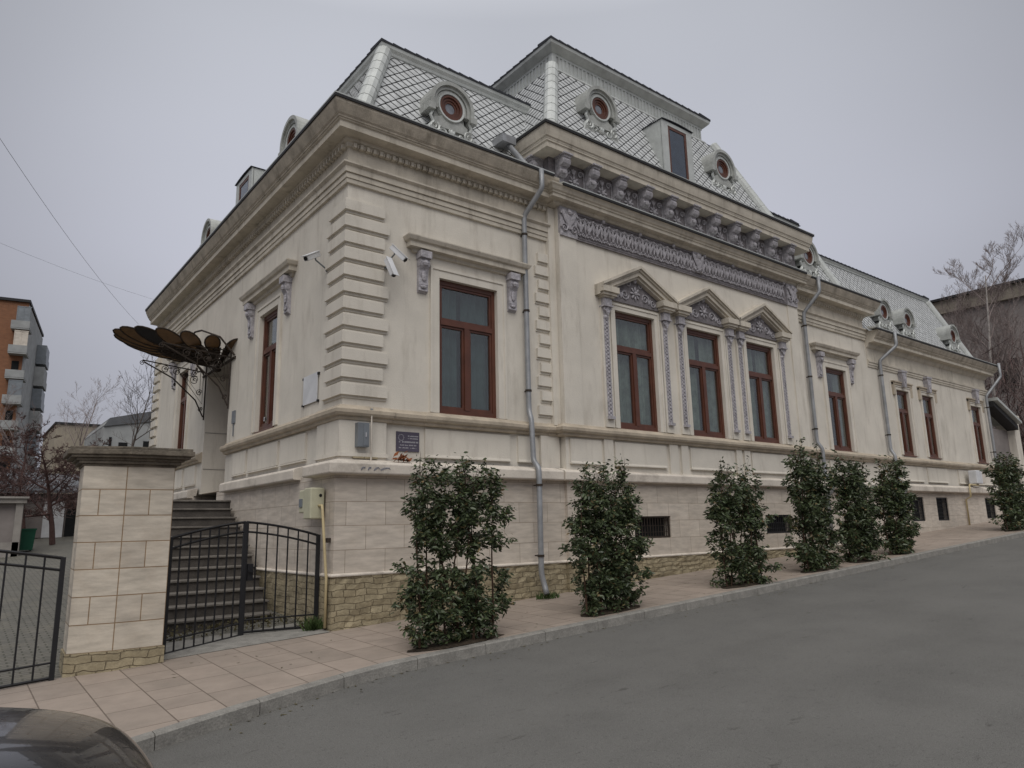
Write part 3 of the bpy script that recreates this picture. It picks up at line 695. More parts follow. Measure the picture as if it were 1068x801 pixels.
lbl = {'W1': 'window with dim vertical blinds nearest the street corner', 'W2': 'left window of the bay trio under a pediment', 'W3': 'middle window of the bay trio under a pediment', 'W4': 'right window of the bay trio under a pediment', 'W5': 'hooded window right of the ornate bay',
       'W6': 'narrow window just past the third downpipe', 'W7': 'second narrow window of the low wing', 'W8': 'narrow window at the far end of the low wing'}
for n_, a, b, c, d, y in WIN:
    window(a, b, c, d, y, dark=(n_ in ('W1', 'W6', 'W7', 'W8')), label=lbl[n_])
window(3.28, 4.33, 3.47, 5.92, .2, 'x', True, 'side window with a small sticker beside the entrance')
window(10.05, 11.10, 3.47, 5.92, .2, 'x', True, 'side window beyond the entrance canopy')
# architraves
def arch(mb, x0, x1, z0, z1, y, w=.19, d=.03, axis='y'):
    def B(a, b, c, e, dd):
        if axis == 'y': mb.box(a, b, y-dd, y+.01, c, e)
        else: mb.box(y-dd, y+.01, a, b, c, e)
    B(x0-w, x0-.001, z0, z1+w, d); B(x1+.001, x1+w, z0, z1+w, d); B(x0, x1, z1+.001, z1+w, d)
    B(x0-w-.003, x0-w+.045, z0+.002, z1+w-.045, d+.018); B(x1+w-.045, x1+w+.003, z0+.002, z1+w-.045, d+.018); B(x0-w-.003, x1+w+.003, z1+w-.0449, z1+w+.003, d+.0181)
for i, q in enumerate(WIN):
    mb = MB(); arch(mb, q[1], q[2], q[3], q[4], q[5], .19 if i in (0, 4) else (.15 if i < 4 else .14)); mb.build('architrave', M['plaster'], H)
for a, b in ((3.28, 4.33), (10.05, 11.1)):
    mb = MB(); arch(mb, a, b, 3.47, 5.92, .2, axis='x'); mb.build('architrave', M['plaster'], H)
for q in WIN[5:]:       # stepped grey heads with keystones
    mb = MB(); a, b, z = q[1], q[2], q[4]; c = (a+b)/2
    mb.box(a-.24, a-.10, .14, .21, z-.2, z+.22); mb.box(b+.10, b+.24, .14, .21, z-.2, z+.22); mb.box(a-.24, b+.24, .13, .21, z+.15, z+.23); mb.box(a-.27, b+.27, .10, .21, z+.23, z+.27)
    mb.build('stepped_head', M['belt'], H)
    mb = MB(); mb.prism([(c-.17, z+.62), (c+.17, z+.62), (c+.08, z+.10), (c-.08, z+.10)], 'y', .04, .2); mb.box(c-.2, c+.2, .02, .2, z+.60, z+.66); mb.ell((c, .04, z+.35), .07, .04, .12)
    mb.build('keystone', M['orn'], H)
# straight hoods on consoles
def hood(x0, x1, y, z, axis='y'):
    pr = [(0, z-.27), (.05, z-.26), (.06, z-.2), (.15, z-.19), (.15, z-.10), (.19, z-.08), (.22, z-.02), (.22, z), (0, z+.05)]
    mb = MB()
    if axis == 'y': mb.sweep(pr, [(x0+.2, y+.02), (x0+.2, y), (x1-.2, y), (x1-.2, y+.02)])
    else: mb.sweep(pr, [(y+.02, x1-.2), (y, x1-.2), (y, x0+.2), (y+.02, x0+.2)])
    mb.build('window_hood', M['trim'], H)
    for xc in (x0+.36, x1-.36):
        b = MB()
        pf = [(0, 0), (-.16, 0), (-.16, -.12), (-.13, -.14), (-.145, -.2), (-.13, -.27), (-.09, -.33), (-.07, -.45), (-.075, -.6), (-.06, -.66), (-.07, -.72), (0, -.76)]
        b.prism(pf, 'x', -.095, .095); b.box(-.115, .115, -.18, 0, -.13, -.0)
        for s in (-1, 1): b.lathe((s*.095, -.08, -.23), [(.055, -.01), (.055, .01), (.02, .02)], 10, 'x')
        b.ell((0, -.14, -.22), .06, .04, .06); b.ell((0, -.09, -.45), .05, .025, .1); b.ell((0, -.08, -.65), .07, .02, .03)
        if axis == 'y': b.map(lambda p: (p.x+xc, p.y+y, p.z+z-.24))
        else: b.map(lambda p: (p.y+y, xc-p.x, p.z+z-.24))
        b.build('console', M['orn'], H)
hood(1.29, 4.03, .2, 6.56); hood(14.70, 17.25, .2, 6.53); hood(2.38, 5.23, .2, 6.56, 'x'); hood(9.2, 12.0, .2, 6.56, 'x')
# bay pediments, colonettes, tympana
for q in WIN[1:4]:
    c = (q[1]+q[2])/2; hw = 1.20; ze = 6.50; za = 7.10; mb = MB()
    # raking cornice: three nested bands
    for (d, t0, t1) in ((.29, .00, .06), (.25, .06, .10), (.21, .10, .19), (.16, .19, .24)):
        mb.prism([(c-hw, ze-t0), (c, za-t0), (c+hw, ze-t0), (c+hw, ze-t1), (c, za-t1*1.15), (c-hw, ze-t1)], 'y', -d, 0.01)
    for s in (-1, 1):      # entablature blocks over the colonettes
        xc = c+s*.955
        for (w, d, z0, z1) in ((.24, .27, ze-.19, ze-.06), (.20, .23, ze-.25, ze-.19), (.15, .19, ze-.29, ze-.25)): mb.box(xc-w, xc+w if s < 0 or True else 0, -d, .012, z0, z1)
    mb.build('pediment', M['trim'], H)
    mb = MB()
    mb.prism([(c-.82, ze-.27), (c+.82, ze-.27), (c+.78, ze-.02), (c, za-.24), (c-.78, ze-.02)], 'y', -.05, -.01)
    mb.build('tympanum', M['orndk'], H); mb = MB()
    rosette(mb, c, ze+.0, -.07, .17)
    for s in (-1, 1):
        spiral(mb, c+s*.33, ze-.07, -.06, .12, 1.5, s, 0, .02); spiral(mb, c+s*.58, ze-.13, -.06, .09, 1.4, -s, 0, .018); spiral(mb, c+s*.2, ze+.2, -.06, .07, 1.2, s, 1, .018)
        leafy(mb, c+s*.45, ze-.12, -.06, .12, .16)
    mb.ell((c, -.07, ze+.3), .055, .05, .075)
    mb.build('tympanum_ornament', M['orn'], H)
    for s in (-1, 1):
        xc = c+s*.955; mb = MB()
        mb.box(xc-.125, xc+.125, -.05, .01, 3.44, 6.21)
        mb.build('colonette_backing', M['plaster'], H)
        mb = MB()
        mb.box(xc-.07, xc+.07, -.066, -.03, 3.66, 5.78)
        z = 3.68
        while z < 5.76:     # ornamented shaft: stacked leaf beads
            mb.ell((xc, -.07, z), .03, .035, .036, 6, 3); mb.ell((xc-.045, -.066, z+.04), .022, .02, .034, 5, 3); mb.ell((xc+.045, -.066, z+.04), .022, .02, .034, 5, 3); z += .083
        mb.box(xc-.085, xc+.085, -.12, 0, 3.60, 3.66)
        # capital
        mb.lathe((xc, -.05, 0), [(.05, 5.76), (.07, 5.80), (.055, 5.84), (.075, 5.92), (.10, 6.0), (.075, 6.02)], 10)
        for t in (-1, 1): spiral(mb, xc+t*.07, 5.97, -.12, .045, 1.3, t, 0, .016)
        leafy(mb, xc, 5.88, -.12, .11, .16)
        mb.box(xc-.11, xc+.11, -.15, 0, 6.02, 6.21); mb.box(xc-.13, xc+.13, -.17, 0, 6.015, 6.045)
        mb.build('colonette', M['orn'], H)
# basement grilles
for i, (a, b, c, d) in enumerate(BW):
    y = -.02 if i < 2 else .05; mb = MB(); t = .04
    mb.box(a, b, y+.03, y+.06, c, c+t); mb.box(a, b, y+.03, y+.06, d-t, d); mb.box(a, a+t, y+.03, y+.06, c+t, d-t); mb.box(b-t, b, y+.03, y+.06, c+t, d-t)
    x = a+.1
    while x < b-.06: mb.box(x, x+.014, y+.04, y+.054, c+t, d-t); x += .085
    z = c+.12
    while z < d-.08: mb.box(a+t, b-t, y+.036, y+.04, z, z+.012); z += .13
    g = mb.build('basement_grille', M['iron'] if i else M['rust'], H)
    k = MB(); k.box(a-.01, b+.01, y+.18, y+.2, c-.01, d+.01); k.build('opening', M['dark'], g)
# --- entrance: recess, door
mb = MB(); mb.box(.25, 1.2, 8.201, 8.25, 2.1, 5.35); mb.box(.25, 1.2, 6.25, 6.299, 2.1, 5.35)
for z in (3.0, 3.9): mb.box(.22, 1.2, 8.19, 8.21, z, z+.02)
mb.box(.2, 1.2, 6.3, 8.2, 5.34, 5.40)
mb.build('entrance_reveal', M['reveal'], H)
mb = MB(); mb.box(.9, .98, 6.3, 8.2, 2.14, 5.34)
for a, b in ((6.4, 7.2), (7.3, 8.1)):
    for c, d in ((2.3, 3.0), (3.12, 4.3), (4.6, 5.2)): mb.box(.875, .9, a, b, c, d)
D = mb.build('entrance_door', M['door'], H)
mb = MB(); mb.tube([(.84, 7.32, 3.0), (.84, 7.32, 3.3)], .015, 6); mb.build('door_handle', M['pipe'], D)
mb = MB(); mb.box(.04, .9, 6.3, 8.2, 2.06, 2.14); mb.build('threshold', M['step'], H)

# --- ROOFS --------------------------------------------------------------
shb = MB(); und = MB()
def shingles(O, U, V, Nn, poly, tw=.262, th=.238):
    """diamond shingles on the plane O+u*U+v*V (unit vectors), normal Nn outward, clipped by centre-in-convex-poly"""
    us = [p[0] for p in poly]; vs = [p[1] for p in poly]
    def inside(u, v):
        s = None
        for i in range(len(poly)):
            a, b = poly[i], poly[(i+1) % len(poly)]
            cr = (b[0]-a[0])*(v-a[1])-(b[1]-a[1])*(u-a[0])
            if s is None: s = cr > 0
            elif (cr > 0) != s: return False
        return True
    j = 0; v = min(vs)-th
    while v < max(vs)+th:
        u = min(us)-tw+(tw/2 if j % 2 else 0)
        while u < max(us)+tw:
            if inside(u, v):
                g = .905*random.uniform(.975, 1.01); hw, hh = tw/2*g, th/2*g; jit = random.uniform(-.008, .010)
                def P(a, b, n): return O+U*(u+a)+V*(v+b)+Nn*n
                t = .024+jit*.8
                shb.add([P(0, hh, .004), P(-hw, 0, .014), P(0, -hh, t), P(hw, 0, .014), P(-hw, 0, .0), P(0, -hh, 0), P(hw, 0, 0), P(0, 0, .021)],
                        [(0, 1, 7), (1, 2, 7), (2, 3, 7), (3, 0, 7), (1, 4, 5, 2), (2, 5, 6, 3)])
            u += tw
        v += th/2; j += 1
def mansard(x0, x1, y0, y1, z0, z1, k, kl, kr, sides='fl'):
    """frustum; front y0; kl / kr inward slope at the left/right end (0 = vertical)"""
    h = z1-z0
    a = [(x0, y0, z0), (x1, y0, z0), (x1, y1, z0), (x0, y1, z0)]
    b = [(x0+kl*h, y0+k*h, z1), (x1-kr*h, y0+k*h, z1), (x1-kr*h, y1-k*h, z1), (x0+kl*h, y1-k*h, z1)]
    und.add(a+b, [(0, 1, 5, 4), (1, 2, 6, 5), (2, 3, 7, 6), (3, 0, 4, 7), (4, 5, 6, 7)])
    if 'f' in sides:
        O = Vector(a[0]); U = Vector((1, 0, 0)); V = Vector((0, k, 1)).normalized(); sl = math.hypot(k, 1)*h
        shingles(O, U, V, Vector((0, -1, k)).normalized(), [(0, 0), (x1-x0, 0), (x1-x0-kr*h, sl), (kl*h, sl)])
    if 'l' in sides:
        O = Vector(a[3]); U = Vector((0, -1, 0)); V = Vector((kl, 0, 1)).normalized(); sl = math.hypot(kl, 1)*h
        shingles(O, U, V, Vector((-1, 0, kl)).normalized(), [(0, 0), (y1-y0, 0), (y1-y0-k*h, sl), (k*h, sl)])
    if 'r' in sides:
        O = Vector(a[1]); U = Vector((0, 1, 0)); V = Vector((-kr, 0, 1)).normalized(); sl = math.hypot(kr, 1)*h
        shingles(O, U, V, Vector((1, 0, kr)).normalized(), [(0, 0), (y1-y0, 0), (y1-y0-k*h, sl), (k*h, sl)])
    return a, b
A0, A1 = mansard(.40, 5.7, .40, 14.0, 8.45, 11.03, .39, .41, 0, 'fl')
T0, T1 = mansard(4.61, 12.97, -.08, 9.0, 9.60, 12.24, .41, .41, .41, 'flr')
B0, B1 = mansard(12.6, 17.85, .42, 13.6, 8.33, 11.0, .39, 0, .39, 'fr')
C0, C1 = mansard(17.95, 27.65, .33, 10.0, 7.40, 10.24, .385, 0, .385, 'fr')
shb.build('roof_shingles', M['shingle'], H)
und.build('roof_underlay', M['underlay'], H)
# hips, top rolls, dark ridge tiles
def hipcap(a, b, w=.165):
    hip = MB()
    a = Vector(a); b = Vector(b); n = 9
    for i in range(n):
        p = a.lerp(b, i/n); q = a.lerp(b, (i+1)/n); hip.tube([p, p.lerp(q, .93), q], [w, w*.985, w*.95], 12)
    hip.build('hip_capping', M['zinc'], H, smooth=False)
hipcap(A0[0], A1[0]); hipcap(T0[0], T1[0]); hipcap(T0[1], T1[1]); hipcap(B0[1], B1[1]); hipcap(C0[1], C1[1])
low = MB()
def toproll(path, z, h=.19, o=.12):
    roll = MB(); tl = MB()
    roll.sweep([(-.1, z-.06), (.02, z-.06), (.03, z-.01), (.06, z), (o*.6, z+h*.28), (o*.92, z+h*.62), (o, z+h), (-.1, z+h+.02)], path)
    # ridge tiles: saw-tooth dark edge sitting on the roll
    for i in range(len(path)-1):
        p = Vector((*path[i], 0)); q = Vector((*path[i+1], 0)); d = (q-p); L_ = d.length; d.normalize(); nrm = Vector((d.y, -d.x, 0)); t = (0 if i == 0 else -o-.01)
        while t < L_+(o if i < len(path)-2 else 0)-.2:
            c0 = p+d*t+nrm*(o+.015); w = .27
            tl.add([c0+Vector((0, 0, z+h+.0)), c0+d*w+Vector((0, 0, z+h+.0)), c0+d*w+Vector((0, 0, z+h+.035)), c0+d*w*.5+Vector((0, 0, z+h+.045)), c0+Vector((0, 0, z+h+.06)),
                    c0-nrm*.5+Vector((0, 0, z+h+.03)), c0-nrm*.5+d*w+Vector((0, 0, z+h+.03)), c0-nrm*.5+d*w+Vector((0, 0, z+h+.06)), c0-nrm*.5+d*w*.5+Vector((0, 0, z+h+.08)), c0-nrm*.5+Vector((0, 0, z+h+.10))],
                   [(0, 1, 2, 3, 4), (0, 5, 6, 1), (4, 3, 8, 9), (3, 2, 7, 8), (1, 6, 7, 2), (0, 4, 9, 5)])
            t += w
    roll.build('roof_top_roll', M['zinc'], H); tl.build('ridge_tiles', M['darktile'], H)
toproll([(A1[3][0], A1[3][1]), (A1[0][0], A1[0][1]), (5.35, A1[0][1])], 10.99)
toproll([(13.0, B1[0][1]), (B1[1][0], B1[1][1]), (B1[1][0], 8)], 11.0)
toproll([(17.6, C1[0][1]), (C1[1][0], C1[1][1]), (C1[1][0], 7)], 10.24, .12, .10)
def lowroof(x0, x1, y0, y1, z, rise):
    low = MB()
    xm0 = x0+min(3, (x1-x0)/2-.1); xm1 = x1-min(3, (x1-x0)/2-.1); ym = (y0+y1)/2
    low.add([(x0, y0, z), (x1, y0, z), (x1, y1, z), (x0, y1, z), (xm0, ym, z+rise), (xm1, ym, z+rise)], [(0, 1, 5, 4), (1, 2, 5), (2, 3, 4, 5), (3, 0, 4)])
    low.build('upper_roof', M['darktile'], H)
lowroof(A1[0][0]-.1, 17.0, A1[0][1]-.1, 13.1, 11.17, .7); lowroof(17.2, C1[1][0]+.1, C1[0][1]-.1, 9.0, 10.33, .5)
# tower box with vertical cladding
bx0, bx1, by0, bz0, bz1 = 5.78, 11.50, 1.06, 12.20, 12.72
clad = MB(); clad.box(bx0, bx1, by0, 8.0, bz0, bz1)
x = bx0+.05
while x < bx1: clad.box(x, x+.05, by0-.018, by0+.01, bz0, bz1); x += .13
y = by0+.05
while y < 8: clad.box(bx0-.018, bx0+.01, y, y+.05, bz0, bz1); clad.box(bx1-.01, bx1+.018, y, y+.05, bz0, bz1); y += .13
clad.box(bx0-.03, bx0+.1, by0-.03, by0+.1, bz0, bz1)
clad.build('tower_cladding', M['zinc'], H)
roll = MB(); roll.sweep([(0, 12.17), (.07, 12.18), (.09, 12.22), (.07, 12.27), (0, 12.29)], [(bx0, 8), (bx0, by0), (bx1, by0), (bx1, 8)])
toproll([(bx0, 8), (bx0, by0), (bx1, by0), (bx1, 8)], bz1-.02, .20, .20)
lowroof(bx0-.1, bx1+.1, by0-.1, 8.1, bz1+.19, .5)
roll.build('roof_band', M['zinc'], H)

# --- dormers
M['dormer'] = mat('aged_zinc_dormer', (.40, .41, .39), .55, metal=.2, var=.18, nscale=5, stain=.6, stain_col=(.16, .16, .15), streak=True, bump=.1)
M['dormpane'] = mat('dull_dormer_pane', (.20, .21, .24), .25, var=.3, nscale=7, spec=.5)
M['dormglass'] = glassmat('dormer_glass', (.6, .65, .7))
def round_dormer(cx, y, cz, s=1.10, axis='y', depth=.75, label=None):
    def T(mb):
        if axis == 'y': mb.map(lambda p: (p.x*s+cx, p.y*s+y, p.z*s+cz))
        else: mb.map(lambda p: (p.y*s+y, cx-p.x*s, p.z*s+cz))
        return mb
    b = MB(); ro = .40; n = 20
    # barrel with arched top and straight sides, front face is a ring
    arch_ = [(ro*math.cos(a), ro*math.sin(a)) for a in [math.pi*i/n for i in range(n+1)]]
    out = [(.36, -.42), (.40, -.30), (.36, -.12)]+arch_[0:]+[(-.36, -.12), (-.40, -.30), (-.36, -.42)]
    b.prism([(p[0]*.86, p[1]*.94) for p in out], 'y', .04, depth)
    # hood moulding (arch) projecting
    for (r0, r1, y0) in ((.40, .47, -.10), (.34, .40, -.055), (.29, .33, -.03)):
        pts = [(r1*math.cos(a), r1*math.sin(a)) for a in [math.pi*(-.10+1.2*i/n) for i in range(n+1)]]+[(r0*math.cos(a), r0*math.sin(a)) for a in [math.pi*(-.10+1.2*i/n) for i in range(n, -1, -1)]]
        o = len(b.v); m_ = n+1
        vs = [(p[0], y0, p[1]) for p in pts]+[(p[0], depth*.75 if r1 > .45 else .06, p[1]) for p in pts]
        fs = []
        for i in range(n):
            fs.append((i, i+1, 2*m_-2-i, 2*m_-1-i)); fs.append((i, i+2*m_, i+1+2*m_, i+1)); fs.append((2*m_-1-i, 2*m_-2-i, 4*m_-2-i, 4*m_-1-i))
        fs.append((0, 2*m_-1, 4*m_-1, 2*m_)); fs.append((n, n+2*m_, m_+2*m_, m_)); b.add(vs, fs)
    # ears at the ends of the hood, apron, scroll feet
    for t in (-1, 1):
        b.box(*(sorted((t*.38, t*.52))), -.11, .5, -.20, -.08)
        b.lathe((t*.40, 0, -.56), [(.09, -.05), (.09, .03), (.03, .06)], 10, 'y'); b.lathe((t*.27, 0, -.63), [(.06, -.05), (.06, .03)], 10, 'y')
        b.prism([(t*.30, -.3), (t*.36, -.36), (t*.36, -.46), (t*.44, -.56), (t*.40, -.64), (t*.15, -.66), (t*.1, -.4)], 'y', -.01, .2)
    b.prism([(-.36, -.44), (.36, -.44), (.36, -.30), (.2, -.22), (-.2, -.22), (-.36, -.30)], 'y', -.02, .25)
    b.box(-.37, .37, -.055, .1, -.47, -.43); b.box(-.32, .32, -.015, .2, -.68, -.47); b.ell((0, -.03, -.57), .1, .04, .05)
    D = T(b).build('round_dormer', M['dormer'], H)
    k = MB()
    vs = []; fs = []; nn = 24
    for i in range(nn):
        a = 2*math.pi*i/nn
        for (rr, yy) in ((.245, .03), (.25, -.045), (.285, -.05), (.30, .03)): vs.append((rr*math.cos(a), yy, rr*math.sin(a)))
    for i in range(nn):
        j = (i+1) % nn
        for q in range(3): fs.append((4*i+q, 4*i+q+1, 4*j+q+1, 4*j+q))
    k.add(vs, fs)
    for t in (-1, 1):
        spiral(k, t*.37, -.50, -.05, .11, 1.5, t, 1.0, .026); spiral(k, t*.20, -.56, -.05, .075, 1.3, -t, 0, .022)
        k.tube([(t*.40, -.03, -.20), (t*.44, -.03, -.30), (t*.38, -.03, -.40), (t*.47, -.03, -.52), (t*.50, -.03, -.64), (t*.30, -.03, -.68)], .03, 6)
    leafy(k, 0, -.54, -.05, .16, .16)
    T(k).build('scroll_surround', M['zinc'], D)
    if label: D['label'] = label
    g = MB(); n = 24
    for (r0, r1, y0, y1) in ((.105, .15, .012, .06), (.15, .20, -.005, .06), (.20, .245, -.03, .06)):
        vs = []; fs = []
        for i in range(n):
            a = 2*math.pi*i/n
            for (rr, yy) in ((r0, y1), (r0, y0), (r1, y0), (r1, y1)): vs.append((rr*math.cos(a), yy, rr*math.sin(a)))
        for i in range(n):
            j = (i+1) % n
            for k in range(3): fs.append((4*i+k, 4*i+k+1, 4*j+k+1, 4*j+k))
        g.add(vs, fs)
    F = T(g).build('window_frame', M['frame'], D)
    w = MB(); w.lathe((0, .030, 0), [(.115, 0), (.115, .002)], 20, 'y'); T(w).build('glass', M['dormpane'], D)
round_dormer(2.53, .58, 9.74, label='round dormer of the corner block facing the street')
round_dormer(6.47, .25, 11.03, label='round dormer on the left of the tower roof'); round_dormer(11.15, .25, 10.96, label='round dormer on the right of the tower roof')
round_dormer(15.85, .60, 9.62, label='round dormer just past the tower cornice')
for q, t in ((20.2, 'first'), (22.0, 'second'), (25.95, 'last')): round_dormer(q, .42, 8.48, .98, label='%s round dormer of the low wing roof' % t)
round_dormer(3.6, .45, 9.75, axis='x', label='round side dormer nearest the corner'); round_dormer(9.9, .45, 9.72, axis='x', label='round side dormer far along the side roof')
def box_dormer(x0, x1, y, z0, z1, depth, axis='y'):
    def T(mb):
        if axis == 'x': mb.map(lambda p: (p.y, x0+x1-p.x, p.z))
        return mb
    b = MB(); zc = z1-.05; n = 8
    b.prism([(x0, z0), (x1, z0), (x1, zc)]+[(x1-(x1-x0)*i/n, zc+.035*math.sin(math.pi*i/n)) for i in range(1, n)]+[(x0, zc)], 'y', y+.04, y+depth)
    # frame around the opening
    wx0, wx1, wz0, wz1 = x0+.22, x1-.22, z0+.15, zc-.10
    b.box(x0, wx0, y, y+.05, z0, zc); b.box(wx1, x1, y, y+.05, z0, zc); b.box(wx0, wx1, y, y+.05, wz1, zc); b.box(wx0, wx1, y, y+.05, z0, wz0)
    D = T(b).build('box_dormer', M['zinc'], H)
    e = MB(); pr = [(x0-.03, zc+.002)]+[(x0-.03+(x1-x0+.06)*i/n, zc+.035*math.sin(math.pi*i/n)+.016) for i in range(n+1)]+[(x1+.03, zc+.002)]+[(x1+.02-(x1-x0+.04)*i/n, zc+.035*math.sin(math.pi*(n-i)/n)+.002) for i in range(n+1)]
    n2 = len(pr); vs = [(p[0], y-.04, p[1]) for p in pr]+[(p[0], y+depth, p[1]) for p in pr]
    e.add(vs, [(i, (i+1) % n2, n2+(i+1) % n2, n2+i) for i in range(n2)]+[tuple(range(n2))]); T(e).build('dormer_roof', M['darktile'], D)
    g = MB(); t = .07; yy = y+.01
    g.box(wx0, wx0+t, yy, yy+.025, wz0, wz1); g.box(wx1-t, wx1, yy, yy+.025, wz0, wz1); g.box(wx0+t, wx1-t, yy, yy+.025, wz1-t, wz1); g.box(wx0+t, wx1-t, yy, yy+.025, wz0, wz0+t)
    T(g).build('window_frame', M['frame'], D)
    g = MB(); g.box(wx0+t, wx1-t, yy+.012, yy+.016, wz0+t, wz1-t); T(g).build('glass', M['dormglass'], D)
    g = MB(); g.box(wx0+t, wx1-t, yy+.022, yy+.027, wz0+t, wz1-t); T(g).build('pane_backing', M['dormpane'], D)
box_dormer(8.42, 9.58, .0, 9.70, 11.42, 1.2)
box_dormer(6.0, 7.2, .34, 8.7, 10.2, 1.3, 'x')

# --- downpipes (each with its brackets)
def pipe(pts, label, r=.052):
    mb = MB(); mb.smooth = True
    P = [Vector(p) for p in pts]; out = [P[0]]
    for i in range(1, len(P)-1):
        a = P[i]+(P[i-1]-P[i]).normalized()*min(.07, (P[i-1]-P[i]).length/2.2); b = P[i]+(P[i+1]-P[i]).normalized()*min(.07, (P[i+1]-P[i]).length/2.2); out += [a, P[i].lerp((a+b)/2, .5), b]
    out.append(P[-1]); mb.tube(out, r, 10)
    o = mb.build('downpipe', M['pipe'], H); o['label'] = label
    for i in range(len(P)-1):
        d = P[i+1]-P[i]
        if abs(d.z) > 1.2 and abs(d.x) < .2:
            n = max(1, int(abs(d.z)/1.5))
            for j in range(n+1):
                q = P[i].lerp(P[i+1], (j+.25)/(n+.5)); k = MB(); k.lathe((q.x, q.y, q.z), [(r+.012, -.02), (r+.012, .02)], 10); k.box(q.x-.012, q.x+.012, q.y, q.y+.16, q.z-.012, q.z+.012); k.build('pipe_clip', M['rust'], o)
pipe([(4.12, -.32, 8.52), (4.12, -.32, 8.10), (3.97, .09, 7.62), (3.97, .09, 3.62), (3.95, .0, 3.44), (3.95, -.03, 2.66), (3.94, -.19, 2.52), (3.93, -.19, .62), (3.97, -.22, .42), (3.95, -.30, .27)], 'downpipe between the corner block and the bay')
pipe([(14.62, -.32, 8.40), (14.62, -.32, 7.95), (14.35, .09, 7.35), (14.35, .09, 3.6), (14.4, -.02, 3.42), (14.4, -.02, 2.66), (14.4, -.19, 2.5), (14.4, -.19, 2.26), (14.4, -.03, 2.1), (14.4, -.03, .8)], 'downpipe just right of the bay')
pipe([(19.15, -.32, 7.46), (19.15, -.32, 6.98), (18.75, .09, 6.5), (18.75, .09, 3.6), (18.75, -.02, 3.42), (18.75, -.02, 2.66), (18.75, -.19, 2.5), (18.75, -.19, 2.26), (18.75, -.03, 2.1), (18.75, -.03, 1.0)], 'downpipe at the start of the low wing')
pipe([(28.05, -.36, 7.5), (28.05, -.36, 6.95), (27.45, .06, 6.15), (27.45, .06, 3.5), (27.5, -.12, 3.35), (27.5, -.12, 2.3), (27.5, -.1, 1.5)], 'downpipe at the far end of the wing')
pipe([(3.95, .55, 9.42), (4.12, .0, 8.62), (4.12, -.2, 8.53)], 'short roof pipe beside the tower', .06)
mb = MB(); mb.box(3.72, 4.08, .42, .8, 9.38, 9.55); mb.build('rainwater_box', M['pipe'], H)
# exposed brick patch and flaking under the corner
mb = MB(); mb.box(.35, .78, -.122+.20, .125, 2.575, 2.602); mb.build('exposed_brick', M['rock'], H)
mb = MB()
random.seed(4)
for (cx, w) in ((.42, .05), (.53, .035), (.66, .06), (.80, .12)):
    pts = [(cx+w*math.cos(t*1.7)*(.5+.5*random.random()), -.127, 2.395+.028*math.sin(t*2.3)) for t in [i*.5 for i in range(9)]]
    mb.tube(pts, .005, 4)
M['scrawl'] = mat('blue_grey_scrawl', (.19, .2, .24), .9)
mb.build('paint_scrawl', M['scrawl'], H)

# ------------------------------------------------------------------ entrance steps
ST = thing('entrance_steps', 'flight of dark stone steps rising along the side wall to the door', 'steps', (0, 1.3, 0))
n = 12
for k in range(n):
    z = 2.13-.178*k; y = 5.26-.33*k; xr = -.03-.28*max(0, (k-4))/8
    if k == 0: continue
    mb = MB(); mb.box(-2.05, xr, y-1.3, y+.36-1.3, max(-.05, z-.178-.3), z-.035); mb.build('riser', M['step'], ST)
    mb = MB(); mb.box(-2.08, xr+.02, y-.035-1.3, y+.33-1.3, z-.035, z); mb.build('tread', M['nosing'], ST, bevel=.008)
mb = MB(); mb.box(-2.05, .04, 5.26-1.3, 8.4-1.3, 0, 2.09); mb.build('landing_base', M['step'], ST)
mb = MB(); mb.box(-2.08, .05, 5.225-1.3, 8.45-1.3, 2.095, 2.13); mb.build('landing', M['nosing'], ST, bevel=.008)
mb = MB(); mb.prism([(1.45-1.3, -.1), (5.4-1.3, -.1), (5.4-1.3, 2.0), (1.45-1.3, .05)], 'x', -2.2, -2.09); mb.build('side_wall', M['step'], ST)

